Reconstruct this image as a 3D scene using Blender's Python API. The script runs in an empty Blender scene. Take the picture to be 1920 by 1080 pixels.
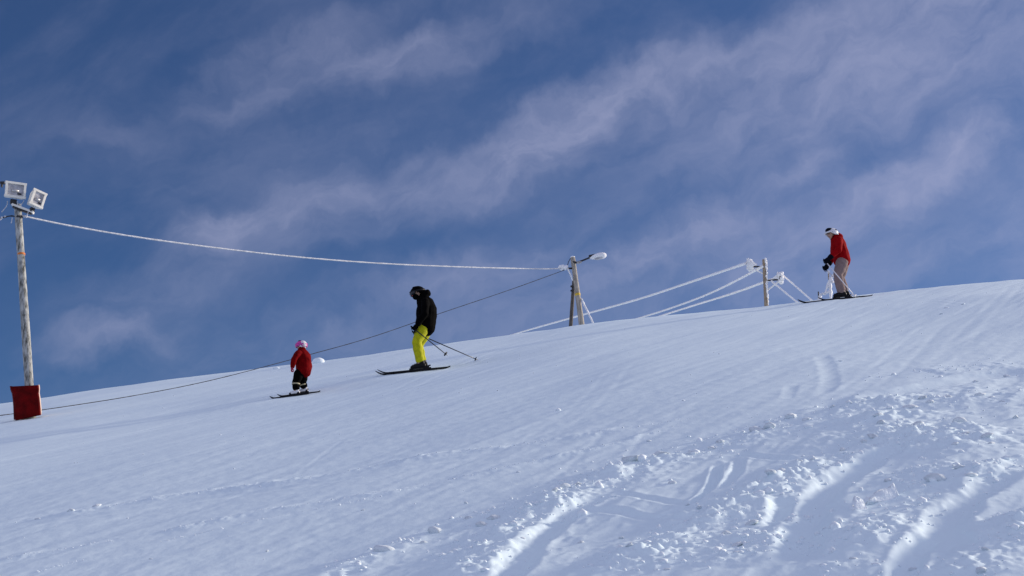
import bpy, bmesh, math, random
import numpy as np
from mathutils import Vector, Matrix, Euler

random.seed(7)
RNG = np.random.default_rng(11)
SC = bpy.context.scene
COL = SC.collection

# ------------------------------------------------------------------ camera
F = 50.0 / 36.0 * 1920.0            # focal length in photograph pixels
PITCH = math.radians(17.0)
ROLL = math.radians(-2.5)
CAM_Z = 1.6
cam_d = bpy.data.cameras.new('camera')
cam = bpy.data.objects.new('camera', cam_d); COL.objects.link(cam)
cam_d.lens = 50.0; cam_d.sensor_width = 36.0
cam_d.clip_start = 0.1; cam_d.clip_end = 20000
cam.location = (0, 0, CAM_Z)
cam.rotation_euler = (Matrix.Rotation(math.pi / 2 + PITCH, 3, 'X') @ Matrix.Rotation(ROLL, 3, 'Z')).to_euler()
SC.camera = cam
SC.cycles.max_bounces = 6; SC.cycles.diffuse_bounces = 3

def ray(px, py):
    """direction (x, y=1, z) through a photograph pixel"""
    a = (px - 960) / F; b = (540 - py) / F
    u = a * math.cos(ROLL) - b * math.sin(ROLL); v = a * math.sin(ROLL) + b * math.cos(ROLL)
    fy = math.cos(PITCH) - v * math.sin(PITCH)
    fz = math.sin(PITCH) + v * math.cos(PITCH)
    return u / fy, 1.0, fz / fy

def P(px, py, y):
    r = ray(px, py)
    return Vector((r[0] * y, y, CAM_Z + r[2] * y))

# ------------------------------------------------------------------ light
SUN_AZ = math.radians(68.0)         # to the right of the view direction
SUN_EL = math.radians(16.4)
SC.view_settings.view_transform = 'Standard'
SC.view_settings.look = 'None'
SC.view_settings.gamma = 1.0
SC.view_settings.exposure = 1.08
SC.view_settings.use_curve_mapping = False

sun_d = bpy.data.lights.new('sun', 'SUN')
sun_d.energy = 2.15; sun_d.angle = math.radians(6.0); sun_d.color = (1.0, 0.88, 0.73)
sun = bpy.data.objects.new('sun', sun_d); COL.objects.link(sun)
to_sun = Vector((math.sin(SUN_AZ) * math.cos(SUN_EL), math.cos(SUN_AZ) * math.cos(SUN_EL), math.sin(SUN_EL)))
sun.rotation_euler = to_sun.to_track_quat('Z', 'Y').to_euler()
sun.location = to_sun * 200

world = bpy.data.worlds.new('World'); SC.world = world
world.use_nodes = True
wt = world.node_tree; WN = wt.nodes; WL = wt.links
WN.clear()
SKY_STRENGTH = 0.050

def wmath(op, a, b=None, clamp=False):
    n = WN.new('ShaderNodeMath'); n.operation = op; n.use_clamp = clamp
    for i, s in enumerate((a, b)):
        if s is None: continue
        if isinstance(s, (int, float)): n.inputs[i].default_value = s
        else: WL.new(s, n.inputs[i])
    return n.outputs[0]

def build_world():
    out = WN.new('ShaderNodeOutputWorld'); bg = WN.new('ShaderNodeBackground')
    bg.inputs['Strength'].default_value = SKY_STRENGTH
    WL.new(bg.outputs[0], out.inputs[0])
    sky = WN.new('ShaderNodeTexSky'); sky.sky_type = 'NISHITA'; sky.sun_disc = False
    sky.sun_elevation = SUN_EL; sky.sun_rotation = SUN_AZ
    sky.altitude = 900; sky.air_density = 1.0; sky.dust_density = 1.0; sky.ozone_density = 7.0
    tc = WN.new('ShaderNodeTexCoord')
    sep = WN.new('ShaderNodeSeparateXYZ'); WL.new(tc.outputs['Generated'], sep.inputs[0])
    az = wmath('ARCTAN2', sep.outputs[0], sep.outputs[1])
    el = wmath('ARCSINE', sep.outputs[2])
    comb = WN.new('ShaderNodeCombineXYZ'); WL.new(az, comb.inputs[0]); WL.new(el, comb.inputs[1])
    # warp the direction a little so that streaks are torn
    def noise(vec, scale, detail, rough, dist=0.0, lac=2.0):
        n = WN.new('ShaderNodeTexNoise'); n.noise_dimensions = '2D'
        n.inputs['Scale'].default_value = scale; n.inputs['Detail'].default_value = detail
        n.inputs['Roughness'].default_value = rough; n.inputs['Distortion'].default_value = dist
        n.inputs['Lacunarity'].default_value = lac
        WL.new(vec, n.inputs['Vector']); return n
    wn = noise(comb.outputs[0], 16.0, 5, 0.55)
    sub = WN.new('ShaderNodeVectorMath'); sub.operation = 'SUBTRACT'
    WL.new(wn.outputs['Color'], sub.inputs[0]); sub.inputs[1].default_value = (0.5, 0.5, 0.5)
    scl = WN.new('ShaderNodeVectorMath'); scl.operation = 'SCALE'; scl.inputs['Scale'].default_value = 0.05
    WL.new(sub.outputs[0], scl.inputs[0])
    addv = WN.new('ShaderNodeVectorMath'); addv.operation = 'ADD'
    WL.new(comb.outputs[0], addv.inputs[0]); WL.new(scl.outputs[0], addv.inputs[1])
    W = addv.outputs[0]
    # streaky fibres along the wind
    def rotated(vec, deg, sx, sy):
        m = WN.new('ShaderNodeMapping'); m.vector_type = 'TEXTURE'
        m.inputs['Rotation'].default_value = (0, 0, math.radians(deg))
        m.inputs['Scale'].default_value = (sx, sy, 1)
        WL.new(vec, m.inputs['Vector']); return m.outputs[0]
    n1 = noise(rotated(W, 20, 3.0, 1.0), 24.0, 8, 0.58, 0.0)
    n2 = noise(rotated(comb.outputs[0], 24, 2.2, 1.0), 11.0, 7, 0.6, 0.4)
    n3 = noise(rotated(W, 8, 1.6, 1.0), 60.0, 5, 0.6, 0.0)
    def maprange(v, a, b, c=0.0, d=1.0, kind='SMOOTHSTEP'):
        m = WN.new('ShaderNodeMapRange'); m.interpolation_type = kind
        WL.new(v, m.inputs[0])
        for i, q in enumerate((a, b, c, d)): m.inputs[1 + i].default_value = q
        return m.outputs[0]
    fib = wmath('ADD', maprange(n1.outputs[0], 0.24, 0.78), wmath('MULTIPLY', maprange(n3.outputs[0], 0.38, 0.7), 0.22))
    broad = maprange(n2.outputs[0], 0.36, 0.70)
    # cirrus bands: (pixel centre, length px, width px, tilt deg, strength)
    bands = [
        ((640, 390), 330, 75, 12, 0.42), ((400, 435), 90, 40, 20, 0.42), ((1010, 290), 270, 70, 22, 0.50),
        ((1040, 215), 190, 50, 30, 0.34), ((1180, 165), 230, 55, 10, 0.42), ((1500, 100), 420, 85, 10, 0.46),
        ((1800, 60), 330, 140, 14, 0.34), ((1600, 200), 380, 70, 8, 0.36), ((1760, 300), 220, 50, 26, 0.45),
        ((1500, 320), 110, 40, 12, 0.44), ((1280, 440), 230, 50, 22, 0.52), ((1600, 380), 330, 60, 18, 0.36),
        ((650, 135), 200, 48, 12, 0.26), ((440, 180), 160, 45, 8, 0.24), ((760, 120), 170, 50, 4, 0.22),
        ((200, 640), 150, 38, 6, 0.48), ((230, 260), 150, 45, 6, 0.10), ((300, 560), 260, 60, 14, 0.20),
        ((560, 90), 240, 40, 16, 0.22), ((900, 60), 260, 45, 14, 0.24), ((1700, 500), 360, 45, 8, 0.18),
        ((860, 520), 260, 40, 6, 0.20), ((1050, 570), 620, 130, 7, 0.34), ((1030, 285), 120, 34, 24, 0.34), ((1770, 305), 110, 34, 28, 0.24), ((520, 640), 300, 60, 6, 0.12), ((1350, 250), 480, 190, 16, 0.18), ((1650, 420), 420, 120, 12, 0.20), ((700, 250), 420, 120, 14, 0.10),
    ]
    total = None
    for (c, L, wd, deg, amp) in bands:
        r = ray(*c); a0 = math.atan2(r[0], 1.0); e0 = math.atan(r[2] / math.hypot(r[0], 1.0))
        m = WN.new('ShaderNodeMapping'); m.vector_type = 'TEXTURE'
        m.inputs['Location'].default_value = (a0, e0, 0)
        m.inputs['Rotation'].default_value = (0, 0, math.radians(deg))
        m.inputs['Scale'].default_value = (L * 1.35 / F, wd * 1.5 / F, 1e3)
        WL.new(W, m.inputs['Vector'])
        ln = WN.new('ShaderNodeVectorMath'); ln.operation = 'LENGTH'; WL.new(m.outputs[0], ln.inputs[0])
        v = maprange(ln.outputs['Value'], 1.0, 0.0, 0.0, amp)
        total = v if total is None else wmath('ADD', total, v)
    # denser cirrus added out of view as fill light, left thin across the view
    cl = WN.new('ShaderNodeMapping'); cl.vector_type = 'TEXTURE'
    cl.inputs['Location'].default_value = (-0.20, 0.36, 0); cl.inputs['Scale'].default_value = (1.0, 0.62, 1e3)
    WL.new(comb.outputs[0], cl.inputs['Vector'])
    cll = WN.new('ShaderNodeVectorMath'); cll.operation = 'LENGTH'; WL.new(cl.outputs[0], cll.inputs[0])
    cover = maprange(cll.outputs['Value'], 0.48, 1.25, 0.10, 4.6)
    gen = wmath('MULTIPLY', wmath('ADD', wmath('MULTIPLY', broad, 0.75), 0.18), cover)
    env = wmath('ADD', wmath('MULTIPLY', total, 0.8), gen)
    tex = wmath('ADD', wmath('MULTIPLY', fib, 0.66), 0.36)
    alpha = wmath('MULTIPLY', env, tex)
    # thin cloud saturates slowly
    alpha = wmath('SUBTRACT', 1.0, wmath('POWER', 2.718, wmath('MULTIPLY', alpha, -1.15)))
    hs = WN.new('ShaderNodeHueSaturation')
    hs.inputs['Hue'].default_value = 0.505; hs.inputs['Saturation'].default_value = 1.0; hs.inputs['Value'].default_value = 0.80
    WL.new(sky.outputs[0], hs.inputs['Color'])
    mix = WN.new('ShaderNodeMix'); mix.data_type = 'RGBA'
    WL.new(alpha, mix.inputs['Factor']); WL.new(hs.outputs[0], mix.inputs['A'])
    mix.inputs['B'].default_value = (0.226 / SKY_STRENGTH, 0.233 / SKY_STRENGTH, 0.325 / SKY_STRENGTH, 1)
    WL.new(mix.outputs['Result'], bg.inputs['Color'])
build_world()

# ------------------------------------------------------------------ noise
def _hash(ix, iy, seed):
    h = (ix.astype(np.int64) * 374761393 + iy.astype(np.int64) * 668265263 + seed * 982451653) & 0x7fffffff
    h = ((h ^ (h >> 13)) * 1274126177) & 0x7fffffff
    return ((h ^ (h >> 16)) & 0xffff) / 65535.0

def vnoise(x, y, seed=0):
    ix = np.floor(x); iy = np.floor(y)
    fx = x - ix; fy = y - iy
    ux = fx * fx * fx * (fx * (fx * 6 - 15) + 10); uy = fy * fy * fy * (fy * (fy * 6 - 15) + 10)
    def g(dx, dy):
        a = _hash(ix + dx, iy + dy, seed) * 2 * math.pi
        return np.cos(a) * (fx - dx) + np.sin(a) * (fy - dy)
    n00, n10, n01, n11 = g(0, 0), g(1, 0), g(0, 1), g(1, 1)
    return ((n00 * (1 - ux) + n10 * ux) * (1 - uy) + (n01 * (1 - ux) + n11 * ux) * uy) * 1.5

def fbm(x, y, oct=4, seed=0, gain=0.5):
    s = 0; a = 1.0
    for o in range(oct):
        s = s + a * vnoise(x * 2 ** o + 17.3 * o, y * 2 ** o - 9.1 * o, seed + o)
        a *= gain
    return s

def sstep(a, b, x):
    t = np.clip((x - a) / (b - a), 0, 1)
    return t * t * (3 - 2 * t)

# ------------------------------------------------------------------ terrain shape
SLOPE = 0.3125
_edge_pts = None
def crest_start(x):
    return 37.0 - 0.30 * np.clip(x, -14, 16)
def roll_off(x, y):
    t = np.maximum(0, y - crest_start(x))
    near = 0.006 * t * t
    lin = 0.006 * 32 * 32 + 2 * 0.006 * 32 * (t - 32)
    return np.where(t < 32, near, lin)

SKYLINE = [(-900, 868), (-400, 808), (0, 757), (100, 742), (300, 714), (540, 686), (600, 678), (800, 651), (960, 628), (1090, 609),
           (1200, 597), (1437, 573), (1620, 550), (1760, 537), (1920, 525), (2200, 512), (2700, 505)]
def _cross_table():
    xs, cs = [], []
    for (px, py) in SKYLINE:
        r = ray(px, py)
        ys = np.linspace(20, 60, 800)
        # height the profile needs so that its highest elevation along this azimuth is on the skyline
        prof = (SLOPE * ys - roll_off(r[0] * ys, ys) - CAM_Z) / ys
        # z = prof*y + cross(x): cross taken at the crest
        i = int(np.argmax(prof)); yc = ys[i]
        xs.append(r[0] * yc); cs.append((r[2] - prof[i]) * yc)
    return np.array(xs), np.array(cs)
_cx, _cc = _cross_table()
_dx = np.linspace(-60, 60, 2401)
_dc = np.interp(_dx, _cx, _cc)
_lo = _dx < _cx[0]; _dc[_lo] = _cc[0] + (_dx[_lo] - _cx[0]) * 0.10
_hi = _dx > _cx[-1]; _dc[_hi] = _cc[-1] + (_dx[_hi] - _cx[-1]) * 0.02
_k = np.hanning(61); _k /= _k.sum()
_dc = np.convolve(np.pad(_dc, 30, mode='reflect', reflect_type='odd'), _k, mode='valid')

BENCH = [(-1.99, 28.0, 0.085), (-4.14, 26.4, 0.055), (8.50, 35.5, 0.05)]   # skis flatten the snow they stand on
def base(x, y):
    x = np.asarray(x, float); y = np.asarray(y, float)
    c = np.interp(x, _dx, _dc)
    lo = x < -60; c = np.where(lo, _dc[0] + (x + 60) * 0.08, c)
    hi = x > 60; c = np.where(hi, _dc[-1] - (x - 60) * 0.03, c)
    z = SLOPE * y - roll_off(x, y) + c
    for bx, by, bc in BENCH:
        z = z - bc * (x - bx) * np.exp(-((x - bx) ** 2 + (y - by) ** 2) / 1.3 ** 2)
    und = 0.05 * fbm(x * 0.16 + 3, y * 0.10, 2, 50)
    return z + und

def cam_depth(g):
    return g[1] * math.cos(PITCH) + (gz(*g) + 0.8 - CAM_Z) * math.sin(PITCH)

def gz(x, y):
    return float(base(np.array([x]), np.array([y]))[0])

def ground(px, py):
    """world point where a photograph pixel meets the slope"""
    r = ray(px, py)
    ys = np.concatenate([np.linspace(3, 46, 5000)])
    d = CAM_Z + r[2] * ys - base(r[0] * ys, ys)
    i = np.argmax(d <= 0)
    y = ys[i] if d[i] <= 0 else 40.0
    return np.array([r[0] * y, y])

# ------------------------------------------------------------------ materials
def mat(name, color, rough=0.6, metal=0.0, var=0.0, scale=20.0, bump=0.0, bscale=60.0, color2=None, coat=0.0, sub=0.0, stretch=None, sheen=0.0, spec=0.5, contrast=(0.35, 0.65)):
    m = bpy.data.materials.new(name); m.use_nodes = True
    nt = m.node_tree; b = nt.nodes['Principled BSDF']
    b.inputs['Base Color'].default_value = (*color, 1)
    b.inputs['Roughness'].default_value = rough; b.inputs['Metallic'].default_value = metal
    b.inputs['Coat Weight'].default_value = coat
    b.inputs['Specular IOR Level'].default_value = spec
    b.inputs['Sheen Weight'].default_value = sheen
    if sub:
        b.inputs['Subsurface Weight'].default_value = sub
        b.inputs['Subsurface Radius'].default_value = (0.03, 0.035, 0.045)
        b.inputs['Subsurface Scale'].default_value = 0.5
    tc = nt.nodes.new('ShaderNodeTexCoord'); vec = tc.outputs['Object']
    if stretch:
        mp = nt.nodes.new('ShaderNodeMapping'); mp.inputs['Scale'].default_value = stretch
        nt.links.new(vec, mp.inputs[0]); vec = mp.outputs[0]
    if var or color2:
        n = nt.nodes.new('ShaderNodeTexNoise'); n.inputs['Scale'].default_value = scale; n.inputs['Detail'].default_value = 6
        n.inputs['Roughness'].default_value = 0.65
        nt.links.new(vec, n.inputs['Vector'])
        r = nt.nodes.new('ShaderNodeValToRGB')
        c2 = color2 if color2 else tuple(max(0, c * (1 - var)) for c in color)
        r.color_ramp.elements[0].position = contrast[0]; r.color_ramp.elements[1].position = contrast[1]
        r.color_ramp.elements[0].color = (*c2, 1); r.color_ramp.elements[1].color = (*color, 1)
        nt.links.new(n.outputs[0], r.inputs[0]); nt.links.new(r.outputs[0], b.inputs['Base Color'])
    if bump:
        n = nt.nodes.new('ShaderNodeTexNoise'); n.inputs['Scale'].default_value = bscale; n.inputs['Detail'].default_value = 5
        nt.links.new(vec, n.inputs['Vector'])
        bp = nt.nodes.new('ShaderNodeBump'); bp.inputs['Strength'].default_value = bump; bp.inputs['Distance'].default_value = 0.02
        nt.links.new(n.outputs[0], bp.inputs['Height']); nt.links.new(bp.outputs[0], b.inputs['Normal'])
    return m

def snow_material():
    m = bpy.data.materials.new('snow'); m.use_nodes = True
    nt = m.node_tree; b = nt.nodes['Principled BSDF']
    b.inputs['Base Color'].default_value = (0.765, 0.90, 0.95, 1)
    b.inputs['Roughness'].default_value = 0.75
    b.inputs['Specular IOR Level'].default_value = 0.25
    tc = nt.nodes.new('ShaderNodeTexCoord')
    # grain of the packed surface, and finer crystals
    h = None
    for sc, wgt, st in ((9.0, 1.0, (1, 0.45, 1)), (38.0, 0.40, (1, 0.6, 1)), (120.0, 0.16, (1, 1, 1))):
        mp = nt.nodes.new('ShaderNodeMapping'); mp.inputs['Scale'].default_value = st
        nt.links.new(tc.outputs['Object'], mp.inputs[0])
        n = nt.nodes.new('ShaderNodeTexNoise'); n.inputs['Scale'].default_value = sc; n.inputs['Detail'].default_value = 4
        n.inputs['Roughness'].default_value = 0.6
        nt.links.new(mp.outputs[0], n.inputs['Vector'])
        mu = nt.nodes.new('ShaderNodeMath'); mu.operation = 'MULTIPLY'; mu.inputs[1].default_value = wgt
        nt.links.new(n.outputs[0], mu.inputs[0])
        if h is None: h = mu.outputs[0]
        else:
            ad = nt.nodes.new('ShaderNodeMath'); ad.operation = 'ADD'
            nt.links.new(h, ad.inputs[0]); nt.links.new(mu.outputs[0], ad.inputs[1]); h = ad.outputs[0]
    bp = nt.nodes.new('ShaderNodeBump'); bp.inputs['Strength'].default_value = 0.45; bp.inputs['Distance'].default_value = 0.006
    nt.links.new(h, bp.inputs['Height']); nt.links.new(bp.outputs[0], b.inputs['Normal'])
    return m

M = {}
M['snow'] = snow_material()
M['clod'] = mat('snow_clod', (0.82, 0.90, 0.95), 0.8, bump=0.5, bscale=45, spec=0.25)
M['frost'] = mat('hoar_frost', (0.90, 0.90, 0.90), 0.8, bump=0.9, bscale=40, sub=0.15, spec=0.2)
M['thin_frost'] = mat('frosted_rubber', (0.72, 0.74, 0.78), 0.8, bump=0.7, bscale=60, color2=(0.42, 0.44, 0.48), scale=14)
M['dark_cable'] = mat('dark_cable', (0.075, 0.075, 0.08), 0.8, color2=(0.02, 0.02, 0.022), scale=3, spec=0.1)
M['old_wood'] = mat('weathered_wood', (0.44, 0.45, 0.43), 0.85, color2=(0.05, 0.05, 0.04), scale=9, stretch=(2.2, 2.2, 0.55), bump=0.6, bscale=26, contrast=(0.36, 0.58))
M['mid_wood'] = mat('grey_pole_wood', (0.52, 0.47, 0.40), 0.85, color2=(0.20, 0.18, 0.15), scale=10, stretch=(2.5, 2.5, 0.4), bump=0.6, bscale=30)
M['tan_wood'] = mat('tan_pole_wood', (0.46, 0.36, 0.25), 0.85, color2=(0.15, 0.11, 0.075), scale=10, stretch=(2.5, 2.5, 0.4), bump=0.6, bscale=30)
M['dark_wood'] = mat('dark_prop_wood', (0.15, 0.13, 0.11), 0.85, color2=(0.06, 0.05, 0.045), scale=10, stretch=(2.5, 2.5, 0.4), bump=0.6, bscale=30)
M['white_paint'] = mat('white_enamel', (0.82, 0.80, 0.72), 0.45, var=0.2, scale=12)
M['reflector'] = mat('reflector_metal', (0.60, 0.60, 0.60), 0.35, metal=0.4, var=0.5, scale=14)
M['lens'] = mat('frosted_lens', (0.55, 0.55, 0.57), 0.2, color2=(0.25, 0.25, 0.27), scale=6, coat=0.6)
M['dark_metal'] = mat('dark_metal', (0.04, 0.04, 0.045), 0.5, metal=0.4, var=0.4)
M['steel'] = mat('galvanised_steel', (0.45, 0.45, 0.46), 0.45, metal=0.7, var=0.3)
M['orange'] = mat('orange_paint', (0.70, 0.20, 0.03), 0.6, var=0.3)
M['yellow_band'] = mat('yellow_paint', (0.75, 0.50, 0.05), 0.6, var=0.3)
M['pad_red'] = mat('red_vinyl', (0.14, 0.0015, 0.002), 0.6, var=0.55, scale=5, bump=0.25, bscale=9, spec=0.06)
M['foam_lit_edge'] = mat('foam_and_sunlit_edge', (0.72, 0.55, 0.45), 0.9, var=0.2)
M['black_fabric'] = mat('black_fabric', (0.0015, 0.0015, 0.002), 0.9, var=0.4, scale=30, bump=0.3, bscale=60, spec=0.04)
M['yellow_fabric'] = mat('yellow_fabric', (0.50, 0.50, 0.004), 0.8, var=0.3, scale=10, bump=0.35, bscale=28, spec=0.25)
M['red_fabric'] = mat('red_fabric', (0.30, 0.003, 0.006), 0.8, var=0.35, scale=12, bump=0.35, bscale=28, spec=0.03)
M['child_red'] = mat('dark_red_fabric', (0.17, 0.0015, 0.003), 0.8, var=0.4, scale=14, bump=0.35, bscale=32, spec=0.03)
M['beige_fabric'] = mat('beige_fabric', (0.25, 0.18, 0.172), 0.85, var=0.2, scale=12, bump=0.35, bscale=30, spec=0.2)
M['black_plastic'] = mat('black_plastic', (0.006, 0.006, 0.008), 0.45, var=0.3, spec=0.15)
M['navy'] = mat('navy_knit', (0.004, 0.005, 0.011), 0.85, var=0.4, bump=0.3, spec=0.05)
M['white_plastic'] = mat('white_plastic', (0.72, 0.72, 0.74), 0.35, var=0.1)
M['pink_plastic'] = mat('pink_plastic', (0.72, 0.05, 0.34), 0.3, color2=(0.40, 0.03, 0.28), scale=18)
M['red_plastic'] = mat('red_plastic', (0.50, 0.01, 0.03), 0.5, var=0.2)
M['pink_knit'] = mat('crimson_knit', (0.36, 0.008, 0.05), 0.8, var=0.3)
M['skin'] = mat('skin', (0.42, 0.25, 0.17), 0.55, var=0.12, sub=0.1)
M['hair'] = mat('brown_hair', (0.05, 0.03, 0.018), 0.6, var=0.4)
M['eye'] = mat('eye_dark', (0.02, 0.018, 0.016), 0.2)
M['lip'] = mat('lips', (0.35, 0.13, 0.10), 0.5)
M['goggle'] = mat('goggle_lens', (0.01, 0.01, 0.015), 0.15, spec=0.4, coat=0.15)
M['reflective'] = mat('reflective_tape', (0.42, 0.38, 0.24), 0.4, var=0.2)
M['ski_black'] = mat('ski_topsheet', (0.007, 0.008, 0.012), 0.5, var=0.4, scale=9, spec=0.15)
M['ski_base'] = mat('ski_base', (0.02, 0.02, 0.02), 0.4)
M['pole_dark'] = mat('pole_shaft', (0.03, 0.03, 0.035), 0.35, metal=0.3)
M['pole_white'] = mat('pale_pole_shaft', (0.75, 0.72, 0.74), 0.35, var=0.1)

# ------------------------------------------------------------------ object helpers
def link(name, me, m=None, parent=None, smooth=True):
    o = bpy.data.objects.new(name, me); COL.objects.link(o)
    if m is not None: me.materials.append(m)
    if smooth and len(me.polygons):
        me.polygons.foreach_set('use_smooth', [True] * len(me.polygons))
    if parent is not None: o.parent = parent
    return o

def tag(o, label=None, cat=None, group=None, kind=None):
    for k, v in (('label', label), ('category', cat), ('group', group), ('kind', kind)):
        if v: o[k] = v
    return o

def empty(name, loc, label, cat, group=None, rz=0.0):
    o = bpy.data.objects.new(name, None); COL.objects.link(o)
    o.location = loc; o.rotation_euler = (0, 0, rz); o.empty_display_size = 0.2
    return tag(o, label, cat, group)

class MB:
    """collects geometry for ONE mesh object"""
    def __init__(s): s.v = []; s.f = []
    def add(s, vs, fs):
        k = len(s.v); s.v += [tuple(v) for v in vs]; s.f += [tuple(i + k for i in f) for f in fs]
        return s
    def tube(s, pts, rad, n=8, rough=0.0, cap=True, seed=1):
        pts = [Vector(p) for p in pts]; rnd = random.Random(seed)
        if not hasattr(rad, '__len__'): rad = [rad] * len(pts)
        t0 = (pts[1] - pts[0]).normalized()
        up = Vector((0, 0, 1)) if abs(t0.z) < 0.9 else Vector((1, 0, 0))
        a = t0.cross(up).normalized(); rings = []; vs = []
        for i, p in enumerate(pts):
            t = (pts[min(i + 1, len(pts) - 1)] - pts[max(i - 1, 0)]).normalized()
            a = (a - t * a.dot(t)).normalized(); b = t.cross(a)
            for k in range(n):
                w = 2 * math.pi * k / n
                r = rad[i] * (1 + rough * rnd.uniform(-1, 1))
                vs.append(p + (a * math.cos(w) + b * math.sin(w)) * r)
        fs = []
        for i in range(len(pts) - 1):
            for k in range(n):
                fs.append((i * n + k, i * n + (k + 1) % n, (i + 1) * n + (k + 1) % n, (i + 1) * n + k))
        if cap:
            fs.append(tuple(range(n - 1, -1, -1))); fs.append(tuple((len(pts) - 1) * n + k for k in range(n)))
        return s.add(vs, fs)
    def box(s, c, size, rot=None, bevel=0.0):
        bm = bmesh.new(); bmesh.ops.create_cube(bm, size=1.0)
        for v in bm.verts: v.co = Vector((v.co.x * size[0], v.co.y * size[1], v.co.z * size[2]))
        if bevel: bmesh.ops.bevel(bm, geom=bm.edges[:], offset=bevel, segments=2, affect='EDGES', profile=0.7)
        R = rot.to_matrix() if isinstance(rot, Euler) else (rot if rot is not None else Matrix.Identity(3))
        bm.verts.index_update()
        s.add([R @ v.co + Vector(c) for v in bm.verts], [[v.index for v in f.verts] for f in bm.faces]); bm.free()
        return s
    def ball(s, c, r, sub=2, scale=(1, 1, 1), jit=0.0, rot=None, seed=0):
        bm = bmesh.new(); bmesh.ops.create_icosphere(bm, subdivisions=sub, radius=1.0); rnd = random.Random(seed)
        R = rot.to_matrix() if rot is not None else Matrix.Identity(3)
        bm.verts.index_update()
        s.add([R @ Vector((v.co.x * scale[0], v.co.y * scale[1], v.co.z * scale[2])) * r * (1 + jit * rnd.uniform(-1, 1)) + Vector(c) for v in bm.verts],
              [[v.index for v in f.verts] for f in bm.faces]); bm.free()
        return s
    def mesh(s, name):
        me = bpy.data.meshes.new(name); me.from_pydata(s.v, [], s.f); me.validate(); me.update(); return me
    def build(s, name, m, parent=None, smooth=True):
        return link(name, s.mesh(name), m, parent, smooth)

# ------------------------------------------------------------------ the snow slope
def polyline_field(X, Y, pts, reach):
    """distance to a polyline, signed side and running parameter for the vertices within reach"""
    pts = np.asarray(pts, float)
    best = np.full(X.shape, 1e9); side = np.zeros(X.shape); par = np.zeros(X.shape)
    lens = np.hypot(*(pts[1:] - pts[:-1]).T); tot = lens.sum(); acc = 0
    sel = np.where((X > pts[:, 0].min() - reach) & (X < pts[:, 0].max() + reach) & (Y > pts[:, 1].min() - reach) & (Y < pts[:, 1].max() + reach))[0]
    x = X[sel]; y = Y[sel]; bb = best[sel]; ss = side[sel]; pp = par[sel]
    for i in range(len(pts) - 1):
        a = pts[i]; d = pts[i + 1] - a; L = lens[i]
        if L < 1e-6: continue
        t = np.clip(((x - a[0]) * d[0] + (y - a[1]) * d[1]) / L ** 2, 0, 1)
        ex = x - a[0] - t * d[0]; ey = y - a[1] - t * d[1]
        dist = np.hypot(ex, ey)
        m = dist < bb
        bb[m] = dist[m]; ss[m] = np.sign(d[0] * ey - d[1] * ex)[m]; pp[m] = ((acc + t * L) / tot)[m]
        acc += L
    return sel, bb, ss, pp, tot

_gc = {}
def gpts(pix, n=10):
    key = tuple(map(tuple, pix))
    if key not in _gc: _gc[key] = _gpts(pix, n)
    return _gc[key]

def _gpts(pix, n=10):
    """pixels -> smooth polyline on the ground"""
    g = np.array([ground(*p) for p in pix])
    if len(g) < 3: return g
    out = []
    for i in range(len(g) - 1):
        p0 = g[max(i - 1, 0)]; p1 = g[i]; p2 = g[i + 1]; p3 = g[min(i + 2, len(g) - 1)]
        for k in range(n):
            t = k / n
            out.append(0.5 * ((2 * p1) + (p2 - p0) * t + (2 * p0 - 5 * p1 + 4 * p2 - p3) * t * t + (3 * p1 - p0 - 3 * p2 + p3) * t ** 3))
    out.append(g[-1]); return np.array(out)

# thrown-up ridges: (pixels, half width m, height m, crumble)
RIDGES = [
    ([(850, 1100), (905, 1040), (960, 985), (1040, 945), (1130, 900), (1230, 865), (1345, 842)], 0.15, 0.085, 1.0),
    ([(1345, 842), (1420, 812), (1500, 788), (1570, 770)], 0.16, 0.055, 0.9),
    ([(1560, 765), (1640, 758), (1740, 748), (1900, 752)], 0.30, 0.06, 1.0),
    ([(1160, 1090), (1240, 1030), (1330, 975), (1430, 928), (1540, 870), (1655, 830)], 0.14, 0.085, 1.0),
    ([(1540, 1080), (1620, 1010), (1690, 970), (1740, 935), (1800, 905), (1900, 860)], 0.14, 0.065, 1.0),
    ([(1640, 780), (1660, 800), (1720, 820), (1790, 800)], 0.30, 0.075, 1.0),
    ([(1640, 925), (1720, 890), (1800, 880)], 0.12, 0.05, 1.0),
    ([(1800, 1080), (1880, 1010), (1960, 960)], 0.12, 0.07, 1.0),
    ([(1400, 1020), (1450, 985), (1520, 950)], 0.10, 0.04, 1.0),
    ([(640, 1075), (720, 1040), (830, 995), (930, 960)], 0.10, 0.030, 0.9),
    ([(1000, 960), (1060, 925), (1150, 880), (1250, 850)], 0.20, 0.03, 1.0),
    ([(1330, 1065), (1400, 1030), (1470, 1010)], 0.12, 0.045, 1.0),
    ([(1700, 850), (1790, 835), (1900, 820)], 0.2, 0.05, 1.0),
    ([(1740, 700), (1840, 690), (1950, 680)], 0.3, 0.05, 0.8),
    # long thin berms left by skis crossing the piste
    ([(-60, 992), (60, 972), (180, 955), (330, 930), (470, 912), (640, 888), (800, 858), (960, 836), (1120, 812), (1290, 785)], 0.11, 0.036, 0.7),
    ([(-60, 1062), (120, 1030), (300, 1000), (470, 965), (640, 938), (820, 905), (1000, 866), (1150, 832), (1280, 795)], 0.08, 0.028, 0.7),
    ([(60, 1075), (220, 1035), (360, 1005), (560, 962), (720, 930)], 0.05, 0.010, 0.4),
]
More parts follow.
